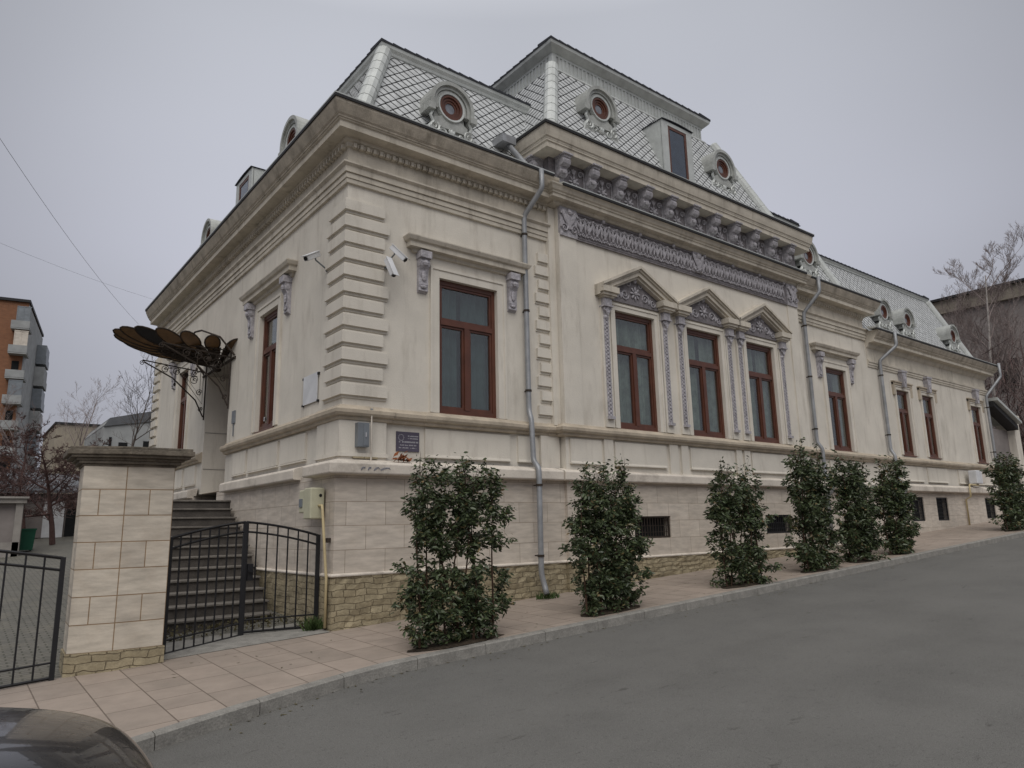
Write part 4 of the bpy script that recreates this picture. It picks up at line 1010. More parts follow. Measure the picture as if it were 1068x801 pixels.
# ------------------------------------------------------------------ fan canopy over the door
CN = thing('entrance_canopy', 'dark iron fan canopy with amber glass petals over the side door', 'canopy', (.2, 7.25, 5.33))
hub = Vector((-.05, 0, .04)); NP = 13
angs = [R(-92+184*i/(NP-1)) for i in range(NP)]
DX, DY = 2.25, 1.35
def bowl(a, t, zo=0): return hub+Vector((-DX*math.cos(a)*t, DY*math.sin(a)*t, .02+.56*(t**1.1)*(.72+.28*math.cos(a)**2)+zo))
for i, a in enumerate(angs):
    # inner rib panel (dark) and the free oval petal beyond the binding ring (amber)
    da = R(184/(NP-1))*.44
    mb = MB(); A_ = [bowl(a-da, t) for t in (.1, .3, .5, .66)]; B_ = [bowl(a+da, t) for t in (.1, .3, .5, .66)]
    for k in range(3): mb.add([A_[k], A_[k+1], B_[k+1], B_[k], A_[k]+Vector((0, 0, .015)), A_[k+1]+Vector((0, 0, .015)), B_[k+1]+Vector((0, 0, .015)), B_[k]+Vector((0, 0, .015))], [(0, 1, 2, 3), (7, 6, 5, 4)])
    mb.build('fan_panel', M['ambdark'], CN)
    d = (bowl(a, 1.0)-bowl(a, .6)); Lp = d.length*1.12; d.normalize(); sd_ = Vector((0, 0, 1)).cross(d).normalized(); c0 = bowl(a, .56)
    sd_ = sd_ if sd_.y < 0 else -sd_; sd_ = (sd_+Vector((0, 0, .62*abs(sd_.y)))).normalized()
    hwid = .165; P = []
    for k in range(18):
        th = 2*math.pi*k/18; P.append(c0+d*(Lp*.5*(1-math.cos(th)))+sd_*(hwid*math.sin(th)))
    n = len(P); Q = [p+Vector((0, 0, .018)) for p in P]
    mb = MB(); mb.add(P+Q, [tuple(range(n)), tuple(range(2*n-1, n-1, -1))]+[(j, (j+1) % n, n+(j+1) % n, n+j) for j in range(n)])
    mb.build('petal_panel', M['amber'] if i not in (4,) else M['gutter'], CN)
    mb = MB(); mb.tube(P+[P[0]], .018, 5); mb.tube([bowl(a, .08), bowl(a, .4, -.02), bowl(a, .62, -.02)], .016, 5); mb.tube([bowl(a+da, .12, -.02), bowl(a+da, .64, -.03)], .011, 4)
    mb.build('petal_rim', M['rust'], CN)
mb = MB()
for t in (.2, .32, .44, .55, .66):
    mb.tube([bowl(R(-92+184*i/36), t, -.03) for i in range(37)], .014, 5)
mb.tube([(-.02, -1.25, .1), (-.35, -1.2, .5), (-.6, -.6, .75), (-.6, 0, .85), (-.6, .6, .75), (-.35, 1.2, .5), (-.02, 1.25, .1)], .022, 6)
mb.tube([(-.02, -1.3, .05), (-.02, 1.3, .05)], .03, 6); mb.ell(hub, .12, .12, .12)
mb.build('canopy_ribs', M['rust'], CN)
def scroll3(mb, c, r, y, d=1, a0=0, turns=1.5, th=.012):
    pts = [(c[0]+r*(1-.8*i/16)*math.cos(a0+d*turns*6.283*i/16), y, c[1]+r*(1-.8*i/16)*math.sin(a0+d*turns*6.283*i/16)) for i in range(17)]
    mb.tube(pts, th, 5)
for y in (-1.0, 1.0):
    mb = MB()
    mb.tube([(-.03, y, .25), (-.03, y, -1.1)], .018, 5); mb.tube([(-1.45, y, .20), (-.8, y, -.12), (-.25, y, -.62), (-.05, y, -1.03)], .018, 5); mb.tube([(-1.5, y, .25), (-.03, y, .10)], .016, 5)
    mb.tube([(-.09, y, .15), (-.09, y, -.7), (-.62, y, -.02), (-.7, y, .12)], .009, 4); mb.tube([(-.16, y, .12), (-.16, y, -.5), (-.5, y, -.05), (-.16, y, .12)], .008, 4)
    for (cx, cz, r_) in ((-.98, .08, .10), (-.72, .05, .10), (-.30, -.12, .12), (-.3, .06, .07), (-.17, -.42, .08), (-.12, -.85, .06), (-1.5, .18, .06), (-.55, -.02, .08)):
        scroll3(mb, (cx, cz), r_, y, 1, 1, 1.4, .009); scroll3(mb, (cx+.02, cz+.03), r_*.6, y, -1, 2, 1.2, .008)
    mb.tube([(-.75, y, .05), (-.75, y, -.22)], .01, 4); mb.ell((-.75, y, -.27), .03, .03, .05); mb.ell((-.5, y, .0), .06, .03, .06, 6, 4)
    mb.build('scroll_bracket', M['rust'], CN)

# ------------------------------------------------------------------ gate pillar, gate, fence
PI_ = thing('gate_pillar', 'stone clad gate pillar with a weathered moulded cap beside the steps', 'pillar', (-2.85, -.1, -.15))
z0 = -.15
# plan: front face right half parallel to the street, left half angled
def plan(o):   # local coordinates (pillar at -2.85,-.1)
    return [(-.47-o, .04-o*.2), (.0, -.05-o), (.56+o, -.05-o), (.56+o, .52+o), (-.44-o, .62+o)]
mb = MB(); mb.prism(plan(.0), 'z', .23, 2.46); mb.build('shaft', M['pillar'], PI_)
mb = MB(); mb.prism(plan(.02), 'z', -.12, .235); mb.build('footing', M['rock'], PI_)
mb = MB()
for (o, a, b) in ((.02, 2.46, 2.49), (.06, 2.49, 2.53), (.09, 2.53, 2.565), (.15, 2.565, 2.60), (.19, 2.60, 2.665), (.17, 2.665, 2.70)): mb.prism(plan(o), 'z', a, b)
mb.build('cap', M['capstone'], PI_, bevel=.008)

def iron_leaf(name, parent, p0, p1, zb0, zb1, ht0, ht1, nb, crown=True, bulge=0.0, lower=True, ext=.03):
    """a gate leaf between two plan points (local). rails follow heights ht0..ht1 with a bulge"""
    mb = MB(); p0 = Vector(p0); p1 = Vector(p1)
    def P(t, z): q = p0.lerp(p1, t); return (q.x, q.y, z)
    zb = lambda t: zb0+(zb1-zb0)*t
    top = lambda t: ht0+(ht1-ht0)*t+bulge*math.sin(math.pi*t*.5 if ht1 > ht0 else math.pi*(1-t)*.5)*0+bulge*4*t*(1-t)
    ts = [i/10 for i in range(11)]
    mb.tube([P(t, top(t)) for t in ts], .019, 4); mb.tube([P(t, top(t)-.14) for t in ts], .016, 4)
    mb.tube([P(t, zb(t)+.03) for t in ts], .018, 4)
    if lower: mb.tube([P(t, zb(t)+.20) for t in ts], .012, 4)
    for i in range(1, nb+1):
        t = i/(nb+1); mb.tube([P(t, zb(t)+.03), P(t, top(t))], .0115, 4)
    mb.build(name, M['iron'], parent)
    for t, nm in ((0, 'stile'), (1, 'stile')):
        q = p0.lerp(p1, t); b = MB(); b.box(q.x-.026, q.x+.026, q.y-.026, q.y+.026, zb(t)-ext, top(t)+.012); b.build(nm, M['iron'], parent)
G = thing('garden_gate', 'black iron two leaf garden gate with arched top between pillar and house corner', 'gate', (-2.2, .3, -.1))
iron_leaf('left_leaf', G, (0.02, .0, 0), (1.14, .42, 0), -.02, .06, 1.50, 1.71, 7, bulge=.025, ext=.10)
iron_leaf('right_leaf', G, (1.16, .43, 0), (2.17, .14, 0), .10, .12, 1.71, 1.49, 6, bulge=.03)
for o in G.children:
    if o.name.startswith('left_leaf') or o.name.startswith('right_leaf'): o.name = 'gate_leaf'
mb = MB(); mb.box(1.19, 1.27, .37, .45, .86, 1.10); mb.box(1.2, 1.26, .33, .5, .98, 1.0); mb.build('lock', M['black'], G)
mb = MB(); mb.box(-.02, .62, -.25, -.2, -.035, -.005); mb.box(-.02, .28, -.28, -.25, -.05, -.02); mb.build('bottom_track', M['iron'], G)
FN = thing('driveway_gate', 'black iron railing gate left of the stone pillar in front of the yard', 'gate', (-3.45, -.1, -.18))
iron_leaf('railing', FN, (0.0, 0, 0), (-3.4, -.55, 0), -.0, -.15, 1.38, 1.80, 17, bulge=0.05, ext=.0)

# ------------------------------------------------------------------ small fixtures on the walls
def fixed(name, label, cat, loc): return thing(name, label, cat, loc)
def camera_(loc, rz, tilt, label, wall):
    t = thing('security_camera', label, 'security camera', loc, rz, 'security cameras on the facade')
    b = MB(); b.box(-.045, .045, -.30, .04, -.04, .04); b.map(lambda p: Matrix.Rotation(tilt, 3, 'X') @ p); b.build('housing', M['white'], t, bevel=.008)
    b = MB(); b.box(-.055, .055, -.34, .05, .042, .052); b.map(lambda p: Matrix.Rotation(tilt, 3, 'X') @ p); b.build('sunshield', M['white'], t)
    b = MB(); b.lathe((0, -.30, 0), [(.032, -.012), (.032, 0)], 12, 'y'); b.map(lambda p: Matrix.Rotation(tilt, 3, 'X') @ p); b.build('lens', M['black'], t)
    for o in t.children:
        for v in o.data.vertices: v.co *= 1.08
    inv = Matrix.Rotation(-rz, 3, 'Z'); w = inv @ (Vector(wall)-Vector(loc)); b = MB(); b.tube([(0, -.05, -.04), (0, -.02, -.11), tuple(w)], .014, 6); b.lathe(tuple(w), [(.04, -.02), (.04, .02)], 8); b.build('arm', M['metalgrey'], t)
    return t
camera_((-.02, .92, 6.16), R(-62), R(32), 'white security camera on the side wall left of the corner quoins', (.2, .95, 5.93))
camera_((.98, .02, 6.20), R(38), R(46), 'upper white security camera right of the corner quoins, pointing to the street', (1.0, .2, 6.05))
camera_((.86, -.02, 5.93), R(14), R(62), 'lower white security camera right of the corner quoins, pointing down', (.93, .2, 5.88))
t = thing('plaque', 'slate purple plaque with pale lines of lettering near the corner', 'plaque', (1.39, .193, 2.90))
mb = MB(); mb.box(-.22, .22, -.012, .005, -.165, .165); mb.build('plate', M['plaque'], t)
def text(parent, body, x, z, size, y=-.014, material=None, name='lettering', rot=(math.pi/2, 0, 0), align='CENTER'):
    c = bpy.data.curves.new(name, 'FONT'); c.body = body; c.size = size; c.align_x = align; c.extrude = .001
    o = bpy.data.objects.new(name, c); COL.objects.link(o)
    dg = bpy.context.evaluated_depsgraph_get(); me = bpy.data.meshes.new_from_object(o.evaluated_get(dg)); bpy.data.objects.remove(o)
    me.materials.clear(); me.materials.append(material or M['letter']); o = bpy.data.objects.new(name, me); COL.objects.link(o); o.parent = parent; o.location = (x, y, z); o.rotation_euler = rot
    return o
# the lettering is too small to read in the photograph: rows of short pale strokes of the same length and place
rgt = random.Random(3)
for (xa, xb, z, h_) in ((0.0, .19, .085, .020), (.0, .19, .045, .018), (-.19, .20, -.02, .026), (-.15, .16, -.07, .018), (-.17, .17, -.115, .018)):
    mb = MB(); x = xa
    while x < xb:
        w = rgt.uniform(.006, .012)
        if rgt.random() > .13: mb.box(x, x+w, -.0145, -.0125, z, z+h_*rgt.choice((.7, 1, 1)))
        x += w+.006
    mb.build('lettering', M['letter'], t)
mb = MB()
for k in range(12):
    a = k*math.pi/6; mb.lathe((-.13+.05*math.cos(a), -.014, .065+.05*math.sin(a)), [(.008, 0), (.008, .004)], 5, 'y')
mb.build('emblem', M['letter'], t)
t = thing('name_board', 'white square sign plate on four studs on the side wall', 'sign', (.2, 1.48, 3.88))
mb = MB(); mb.box(-.03, -.018, -.31, .31, -.24, .27); mb.build('plate', M['white'], t)
mb = MB()
for a in (-.33, .33):
    for b in (-.24, .24): mb.box(-.035, .0, a-.022, a+.022, b-.02, b+.02)
mb.build('stud', M['black'], t)
t = thing('electrical_box', 'grey metal cabinet fixed low on the corner pedestal', 'electrical box', (.49, .12, 2.94))
mb = MB(); mb.box(-.10, .10, -.11, .0, -.19, .20); mb.build('cabinet', M['metalgrey'], t, bevel=.005)
mb = MB(); mb.box(-.005, .092, -.117, -.11, -.17, .18); D = mb.build('door', M['metalgrey'], t); mb = MB(); mb.box(.03, .045, -.13, -.117, -.03, .04); mb.build('handle', M['letter'], D)
t = thing('conduit_rod', 'thin pale vertical rod standing against the corner pedestal', 'rod', (.64, .07, 2.5))
mb = MB(); mb.tube([(0, -.03, 0), (0, -.03, .9)], .012, 6); mb.build('rod', M['ledge'], t); mb = MB(); mb.box(-.02, .02, -.04, .06, .84, .88); mb.build('clip', M['metalgrey'], t)
t = thing('dry_leaf_clump', 'rusty brown crumpled dry leaf heap lying on the ledge under the plaque', 'dry leaves', (1.14, .0, 2.56))
mb = MB(); random.seed(12)
for i in range(26):
    c = Vector((random.gauss(0, .07), random.gauss(-.03, .02), abs(random.gauss(.03, .03)))); d = Vector((random.uniform(-1, 1), random.uniform(-1, 1), random.uniform(-.2, 1))).normalized()*.07; e_ = d.orthogonal().normalized()*.03
    mb.add([c-d, c+e_, c+d, c-e_], [(0, 1, 2, 3)])
M['rustleaf'] = mat('rust_brown_leaf', (.22, .075, .03), .9, var=.4, nscale=20); mb.build('leaves', M['rustleaf'], t)
# gas meters with yellow pipes
t = thing('gas_meter', 'cream gas meter box on the side wall just around the corner', 'gas meter', (.05, .62, 1.90))
mb = MB(); mb.box(-.26, -.03, -.26, .02, -.26, .22); mb.build('box', M['cream'], t, bevel=.02)
mb = MB(); mb.box(-.24, -.03, .02, .26, -.16, .20); mb.build('regulator_box', M['cream'], t, bevel=.02); mb = MB(); mb.box(-.255, -.24, .10, .22, -.07, .06); mb.build('dial', M['metalgrey'], t)
mb = MB(); mb.lathe((-.1, -.262, .1), [(.025, -.004), (.025, .004)], 10, 'y'); mb.build('port', M['black'], t)
mb = MB(); mb.smooth = True; mb.tube([(-.12, -.26, -.06), (-.12, -.38, -.06), (-.12, -.40, -.12), (-.10, -.50, -.85), (-.08, -.52, -1.15), (-.08, -.52, -1.85)], .022, 8); mb.build('yellow_pipe', M['yellow'], t)
mb = MB(); mb.tube([(-.05, -.46, -1.2), (-.05, -.46, -1.95)], .02, 6); mb.box(-.07, .01, -.47, -.43, -.62, -.55); mb.build('dark_pipe', M['rust'], t)
t = thing('gas_meter', 'white and grey gas meter box low on the far wing under the last window', 'gas meter', (24.85, .05, 2.88))
mb = MB(); mb.box(-.42, .10, -.3, -.02, -.24, .24); mb.build('box', M['white'], t, bevel=.03); mb = MB(); mb.box(.11, .42, -.26, -.02, -.22, .2); mb.build('regulator_box', M['ledge'], t, bevel=.03)
mb = MB(); mb.smooth = True; mb.tube([(-.1, -.16, -.22), (-.1, -.2, -.30), (-1.0, -.24, -.28), (-1.05, -.24, -.32), (-1.05, -.24, -.7), (-1.02, -.06, -.8), (-1.02, -.06, -1.7)], .03, 8); mb.build('yellow_pipe', M['yellow'], t)
t = thing('intercom', 'small grey intercom panel on the wall beside the side door', 'intercom', (.2, 5.82, 3.98))
mb = MB(); mb.box(-.03, 0, -.10, .10, -.14, .14); mb.build('panel', M['metalgrey'], t); mb = MB(); mb.box(-.02, 0, -.02, .02, -.42, -.141); mb.build('cable_cover', M['metalgrey'], t)
t = thing('window_sticker', 'small white round sticker inside the lower corner of the side window', 'sticker', (.288, 4.12, 3.72))
mb = MB(); mb.lathe((0, 0, 0), [(.045, -.002), (.045, .0)], 14, 'x'); mb.build('disc', M['white'], t)
t2 = MB(); t2.lathe((-.004, 0, 0), [(.028, -.001), (.028, .001)], 12, 'x'); t2.build('emblem', M['plaque'], t)

# ------------------------------------------------------------------ street shrubs
def leafmat(name, base, r=.35):
    m = bpy.data.materials.new(name); m.use_nodes = True; N = m.node_tree.nodes; L = m.node_tree.links; b = N['Principled BSDF']
    b.inputs['Roughness'].default_value = r; b.inputs['Specular IOR Level'].default_value = .4
    a = N.new('ShaderNodeAttribute'); a.attribute_name = 'var'
    rp = N.new('ShaderNodeValToRGB'); e = rp.color_ramp.elements
    e[0].position = 0; e[0].color = (base[0]*.6, base[1]*.6, base[2]*.6, 1); e[1].position = .9; e[1].color = (base[0]*1.5, base[1]*1.45, base[2]*1.3, 1)
    k = e.new(1.0); k.color = (base[0]*3.0, base[1]*1.5, base[2]*1.4, 1)
    L.new(a.outputs['Fac'], rp.inputs[0]); L.new(rp.outputs[0], b.inputs['Base Color'])
    return m
M['leaf'] = leafmat('laurel_leaf', (.055, .076, .038))
M['stem'] = mat('shrub_stem', (.06, .035, .022), .8, var=.3, nscale=20)
def leaves_mesh(pts, name, parent, material, size, rng):
    """pts: array of (x,y,z, dx,dy,dz); folded pointed leaves"""
    n = len(pts); P = pts[:, :3]; D = pts[:, 3:6]; D = D/np.linalg.norm(D, axis=1)[:, None]
    rnd = rng.normal(size=(n, 3)); S = np.cross(D, rnd); S /= np.linalg.norm(S, axis=1)[:, None]+1e-9; Nn = np.cross(S, D)
    Ls = size*rng.uniform(.65, 1.25, n)[:, None]; w = Ls*.19
    dr = np.array([0, 0, -1.0])*Ls*.12
    v = np.stack([P, P+D*Ls*.35+S*w+Nn*w*.25, P+D*Ls*.42, P+D*Ls*.35-S*w+Nn*w*.25, P+D*Ls*.75+S*w*.75+Nn*w*.2+dr*.5, P+D*Ls*.75-S*w*.75+Nn*w*.2+dr*.5, P+D*Ls+dr], 1).reshape(-1, 3)
    f = np.array([[0, 1, 2], [0, 2, 3], [1, 4, 2], [2, 5, 3], [2, 4, 6], [2, 6, 5]])
    F = (f[None]+(np.arange(n)*7)[:, None, None]).reshape(-1, 3)
    me = bpy.data.meshes.new(name); me.vertices.add(len(v)); me.vertices.foreach_set('co', v.ravel())
    me.loops.add(F.size); me.loops.foreach_set('vertex_index', F.ravel().astype(np.int32)); me.polygons.add(len(F)); me.polygons.foreach_set('loop_start', np.arange(0, F.size, 3, dtype=np.int32))
    me.update(calc_edges=True); at = me.attributes.new('var', 'FLOAT', 'POINT'); at.data.foreach_set('value', np.repeat(rng.random(n), 7).astype(np.float32))
    me.materials.append(material); o = bpy.data.objects.new(name, me); COL.objects.link(o); o.parent = parent; return o
def shrub(cx, cy, w, h, seed, label, ncane=6, nleaf=3800, open_mid=0, depth=.5, size=.10, lumps=None):
    rng = np.random.default_rng(seed); g = gz(cx, cy)
    t = thing('street_shrub', label, 'shrub', (cx, cy, g), 0, 'evergreen shrubs along the kerb')
    mb = MB(); pts = []
    canes = []
    for i in range(ncane):
        bx = -w*.40+w*.80*i/(ncane-1)+rng.normal()*.03; by = rng.uniform(-.5, .5)*depth*.5; hh = h*rng.uniform(.86, 1.0); lean = rng.normal()*.10
        cp = [Vector((bx+lean*s*s+.03*math.sin(s*7+i), by+.05*math.sin(s*5+i*2), hh*s)) for s in np.linspace(0, 1, 11)]
        mb.tube(cp, [.017*(1-.75*s) for s in np.linspace(0, 1, 11)], 5); canes.append((cp, hh))
    mb.tube([(w*.05, 0, 0), (-w*.1, .02, h*.32), (-w*.22, .0, h*.55)], [.028, .02, .01], 6)
    # side twigs in clumps
    ncl = int(ncane*42); per = nleaf//(ncl)
    for c in range(ncl):
        cp, hh = canes[rng.integers(ncane)]
        for _ in range(20):
            s = rng.random()**.9
            d = 1.0
            if open_mid: d = .42 if .34 < s < .56 else 1
            if rng.random() < d: break
        p = cp[int(s*10)].lerp(cp[min(10, int(s*10)+1)], s*10-int(s*10))
        if rng.random() < .74 and s < .95:
            wz = w*(.49+.04*math.sin(s*9+seed))
            p = Vector((rng.uniform(-wz, wz), rng.uniform(-.5, .5)*depth, p.z))
        ang = rng.uniform(0, 6.283); ln = rng.uniform(.06, .26)*(1-.3*s)
        if s > .9: dirn = Vector((math.cos(ang)*.35, math.sin(ang)*.3, 1)).normalized(); ln = rng.uniform(.12, .36)
        else: dirn = Vector((math.cos(ang), math.sin(ang)*.8, rng.uniform(.1, .9))).normalized()
        e2 = p+dirn*ln; mb.tube([p, e2], [.005, .002], 3)
        m_ = max(4, int(per*rng.uniform(.5, 1.5)*(0.28 if s > .92 else 1)))
        for k in range(m_):
            tt = rng.uniform(.1, 1.05); q = p.lerp(e2, tt)+Vector(rng.normal(size=3)*.035); a2 = rng.uniform(0, 6.283)
            dd = Vector((math.cos(a2), math.sin(a2), rng.normal()*.45-.45))+dirn*.5
            pts.append((q.x, q.y, max(.02, q.z), dd.x, dd.y, dd.z))
    mb.build('stems', M['stem'], t)
    leaves_mesh(np.array(pts), 'foliage', t, M['leaf'], size, rng)
    # planting pit soil
    p = MB(); n = 16; 
    vs = [(0, 0, .03)]+[(w*.5*math.cos(k*6.283/n)*rng.uniform(.9, 1.1), .22*math.sin(k*6.283/n)*rng.uniform(.9, 1.1), .05*w*.5*math.cos(k*6.283/n)+.006) for k in range(n)]
    p.add(vs, [(0, 1+k, 1+(k+1) % n) for k in range(n)]); p.build('soil_patch', M['soil'], t)
    return t
shrub(.80, -2.18, 1.42, 2.32, 11, 'open leggy evergreen shrub nearest the gate with bare stems showing through its middle', 8, 19000, 1, .42, .07)
shrub(3.68, -2.12, 1.32, 2.20, 22, 'broad evergreen shrub in front of the first downpipe', 8, 17000, 0, .5, .075)
shrub(7.2, -2.12, 1.25, 2.02, 33, 'evergreen shrub thinning at mid height, left of the second basement grille', 7, 11500, 1, .5, .08)
shrub(9.85, -2.12, 1.28, 2.50, 44, 'tallest evergreen shrub, below the right end of the bay', 8, 11500, 0, .45, .088)
shrub(11.78, -2.12, 1.02, 2.28, 55, 'evergreen shrub fifth from the gate, just right of the tallest one', 7, 11000, 0, .5, .09)
shrub(13.65, -2.12, 1.12, 2.18, 66, 'evergreen shrub sixth from the gate, touching the bottom of the third downpipe in view', 7, 11000, 0, .5, .09)
shrub(21.75, -2.05, 1.7, 2.25, 77, 'evergreen shrub furthest up the street at the right edge', 8, 9500, 0, .6, .10)

def tuft(cx, cy, n, h, name, label, seed, r=.12):
    rng = random.Random(seed); t = thing(name, label, 'weed', (cx, cy, gz(cx, cy))); mb = MB()
    for i in range(n):
        a = rng.uniform(0, 6.28); d = rng.uniform(0, r); x = d*math.cos(a); y = d*math.sin(a)*.5; hh = h*rng.uniform(.4, 1); l = Vector((rng.gauss(0, .4), rng.gauss(0, .3), 1)).normalized(); w = Vector((math.cos(a), math.sin(a), 0))*.008
        p = Vector((x, y, .0)); mb.add([p-w, p+w, p+l*hh*.6+w, p+l*hh*.6-w, p+l*hh+Vector((l.x, l.y, 0))*hh*.4], [(0, 1, 2, 3), (3, 2, 4)])
    mb.build('blades', M['weed'], t)
M['weed'] = mat('weed_green', (.06, .095, .03), .7, var=.4, nscale=30)
tuft(-.12, .30, 170, .24, 'weed_tuft', 'green grass tuft at the foot of the gate post by the house corner', 1, .16)
tuft(3.98, -.28, 120, .16, 'weed_tuft', 'low mossy weeds growing under the outlet of the first downpipe', 2, .26)
rngl = random.Random(9); mb = MB()
for i in range(420):
    x = rngl.uniform(-2.5, 16); near = rngl.random() < .6
    y = kerb_y(x)-rngl.random()**2*.35-.005 if near else rngl.uniform(-2.3, -.1); z = gz(x, y)-(KH if near else 0)+.004
    a = rngl.uniform(0, 6.28); l = rngl.uniform(.012, .035); c = Vector((x, y, z)); d = Vector((math.cos(a), math.sin(a), 0))*l; e_ = Vector((-math.sin(a), math.cos(a), 0))*l*.35
    mb.add([c-d, c+e_, c+d+Vector((0, 0, .006)), c-e_+Vector((0, 0, .003))], [(0, 1, 2, 3)])
tag(mb.build('gutter_litter', M['litter']), 'small dry leaves scattered along the kerb and pavement', 'leaf litter', kind='stuff')

# ------------------------------------------------------------------ parked car (front end in view)
CARX, CARY = -5.77, -5.78
gzc = gz(CARX, CARY)-KH
CAR = thing('parked_car', 'glossy dark grey car parked by the kerb, only its bonnet in view', 'car', (CARX, CARY, gzc), 0)
m = bpy.data.materials.new('dark_car_paint'); m.use_nodes = True; b = m.node_tree.nodes['Principled BSDF']
b.inputs['Base Color'].default_value = (.012, .012, .014, 1); b.inputs['Metallic'].default_value = 0; b.inputs['Roughness'].default_value = .35; b.inputs['Coat Weight'].default_value = .6; b.inputs['Specular IOR Level'].default_value = .35; b.inputs['Coat Roughness'].default_value = .03
tcn = m.node_tree.nodes.new('ShaderNodeTexNoise'); tcn.inputs['Scale'].default_value = 60; rr = m.node_tree.nodes.new('ShaderNodeMapRange'); rr.inputs[3].default_value = .22; rr.inputs[4].default_value = .36
m.node_tree.links.new(tcn.outputs[0], rr.inputs[0]); m.node_tree.links.new(rr.outputs[0], b.inputs['Roughness']); M['car'] = m
# body: lofted sections along x (nose at +2.18)
sec = [  # x, half width at belt, z bottom, z belt, z top(centre), half width top
    (-2.15, .70, .35, .70, .86, .60), (-2.05, .80, .25, .78, .98, .70), (-1.5, .87, .22, .84, 1.02, .76), (-.9, .89, .22, .86, 1.0, .78), (0, .90, .22, .86, .98, .80), (.8, .90, .22, .86, .97, .80),
    (1.2, .90, .22, .84, .945, .78), (1.6, .88, .22, .80, .90, .72), (1.9, .84, .22, .74, .845, .66), (2.05, .78, .24, .68, .79, .58), (2.14, .70, .28, .62, .72, .50), (2.18, .62, .34, .55, .62, .44)]
vs = []; fs = []; ring = None
for (x, hw, zb, zl, zt, ht) in sec:
    r_ = [(-hw*.92, zb), (-hw, zb+.12), (-hw*1.0, (zb+zl)/2), (-hw*.99, zl-.05), (-hw*.96, zl), (-ht, zl+(zt-zl)*.62), (-ht*.55, zl+(zt-zl)*.92), (0, zt), (ht*.55, zl+(zt-zl)*.92), (ht, zl+(zt-zl)*.62), (hw*.96, zl), (hw*.99, zl-.05), (hw, (zb+zl)/2), (hw, zb+.12), (hw*.92, zb)]
    k = len(r_); vs += [(x, p[0], p[1]) for p in r_]
for i in range(len(sec)-1):
    for j in range(k): fs.append((i*k+j, (i+1)*k+j, (i+1)*k+(j+1) % k, i*k+(j+1) % k))
fs.append(tuple(range(k))); fs.append(tuple((len(sec)-1)*k+j for j in reversed(range(k))))
mb = MB(); mb.add(vs, fs); o = mb.build('body', M['car'], CAR, smooth=True)
sm = o.modifiers.new('s', 'SUBSURF'); sm.levels = 2; sm.render_levels = 2
# cabin
mb = MB(); cs = [(-1.95, .66, .98), (-1.35, .60, 1.40), (-.4, .58, 1.46), (.35, .60, 1.38), (1.0, .70, .97)]
vs = []
for (x, hw, z) in cs: vs += [(x, -hw-.08 if z > 1 else -hw-.04, .92), (x, -hw, z), (x, hw, z), (x, hw+.08 if z > 1 else hw+.04, .92)]
fs = [(4*i+j, 4*(i+1)+j, 4*(i+1)+j+1, 4*i+j+1) for i in range(len(cs)-1) for j in range(3)]+[(0, 1, 2, 3), (16, 19, 18, 17)]
mb.add(vs, fs); M['carglass'] = mat('dark_car_glass', (.01, .012, .013), .05, spec=.8); mb.build('greenhouse', M['carglass'], CAR, bevel=.02)
mb = MB(); mb.box(-1.3, .3, -.57, .57, 1.44, 1.475); mb.build('roof', M['car'], CAR, bevel=.03)
for sx in (-1.32, 1.32):
    for sy in (-1, 1):
        mb = MB(); mb.lathe((sx, sy*.80, .31), [(.20, -.1), (.30, -.1), (.315, -.08), (.315, .08), (.30, .1), (.20, .1)], 24, 'y'); w_ = mb.build('wheel', M['black'], CAR)
        mb = MB(); mb.lathe((sx, sy*.80, .31), [(.2, -.102), (.2, .102)], 20, 'y'); mb.build('rim', M['metalgrey'], w_)
for sy in (-1, 1):
    mb = MB(); mb.ell((2.03, sy*.60, .62), .14, .17, .075, 12, 8); mb.build('headlight', M['dormglass'] if False else M['metalgrey'], CAR, smooth=True)
    mb = MB(); mb.ell((.75, sy*.98, .98), .07, .11, .07, 10, 6); mb.build('mirror', M['car'], CAR, smooth=True)
mb = MB()
for kx in range(5): mb.tube([(2.185-.012*kx, -.42-.02*kx, .48+.045*kx), (2.205-.012*kx, 0, .48+.045*kx), (2.185-.012*kx, .42+.02*kx, .48+.045*kx)], .010, 5)
mb.build('grille', M['pipe'], CAR)


CAR.scale = (1, 1, 1.20)
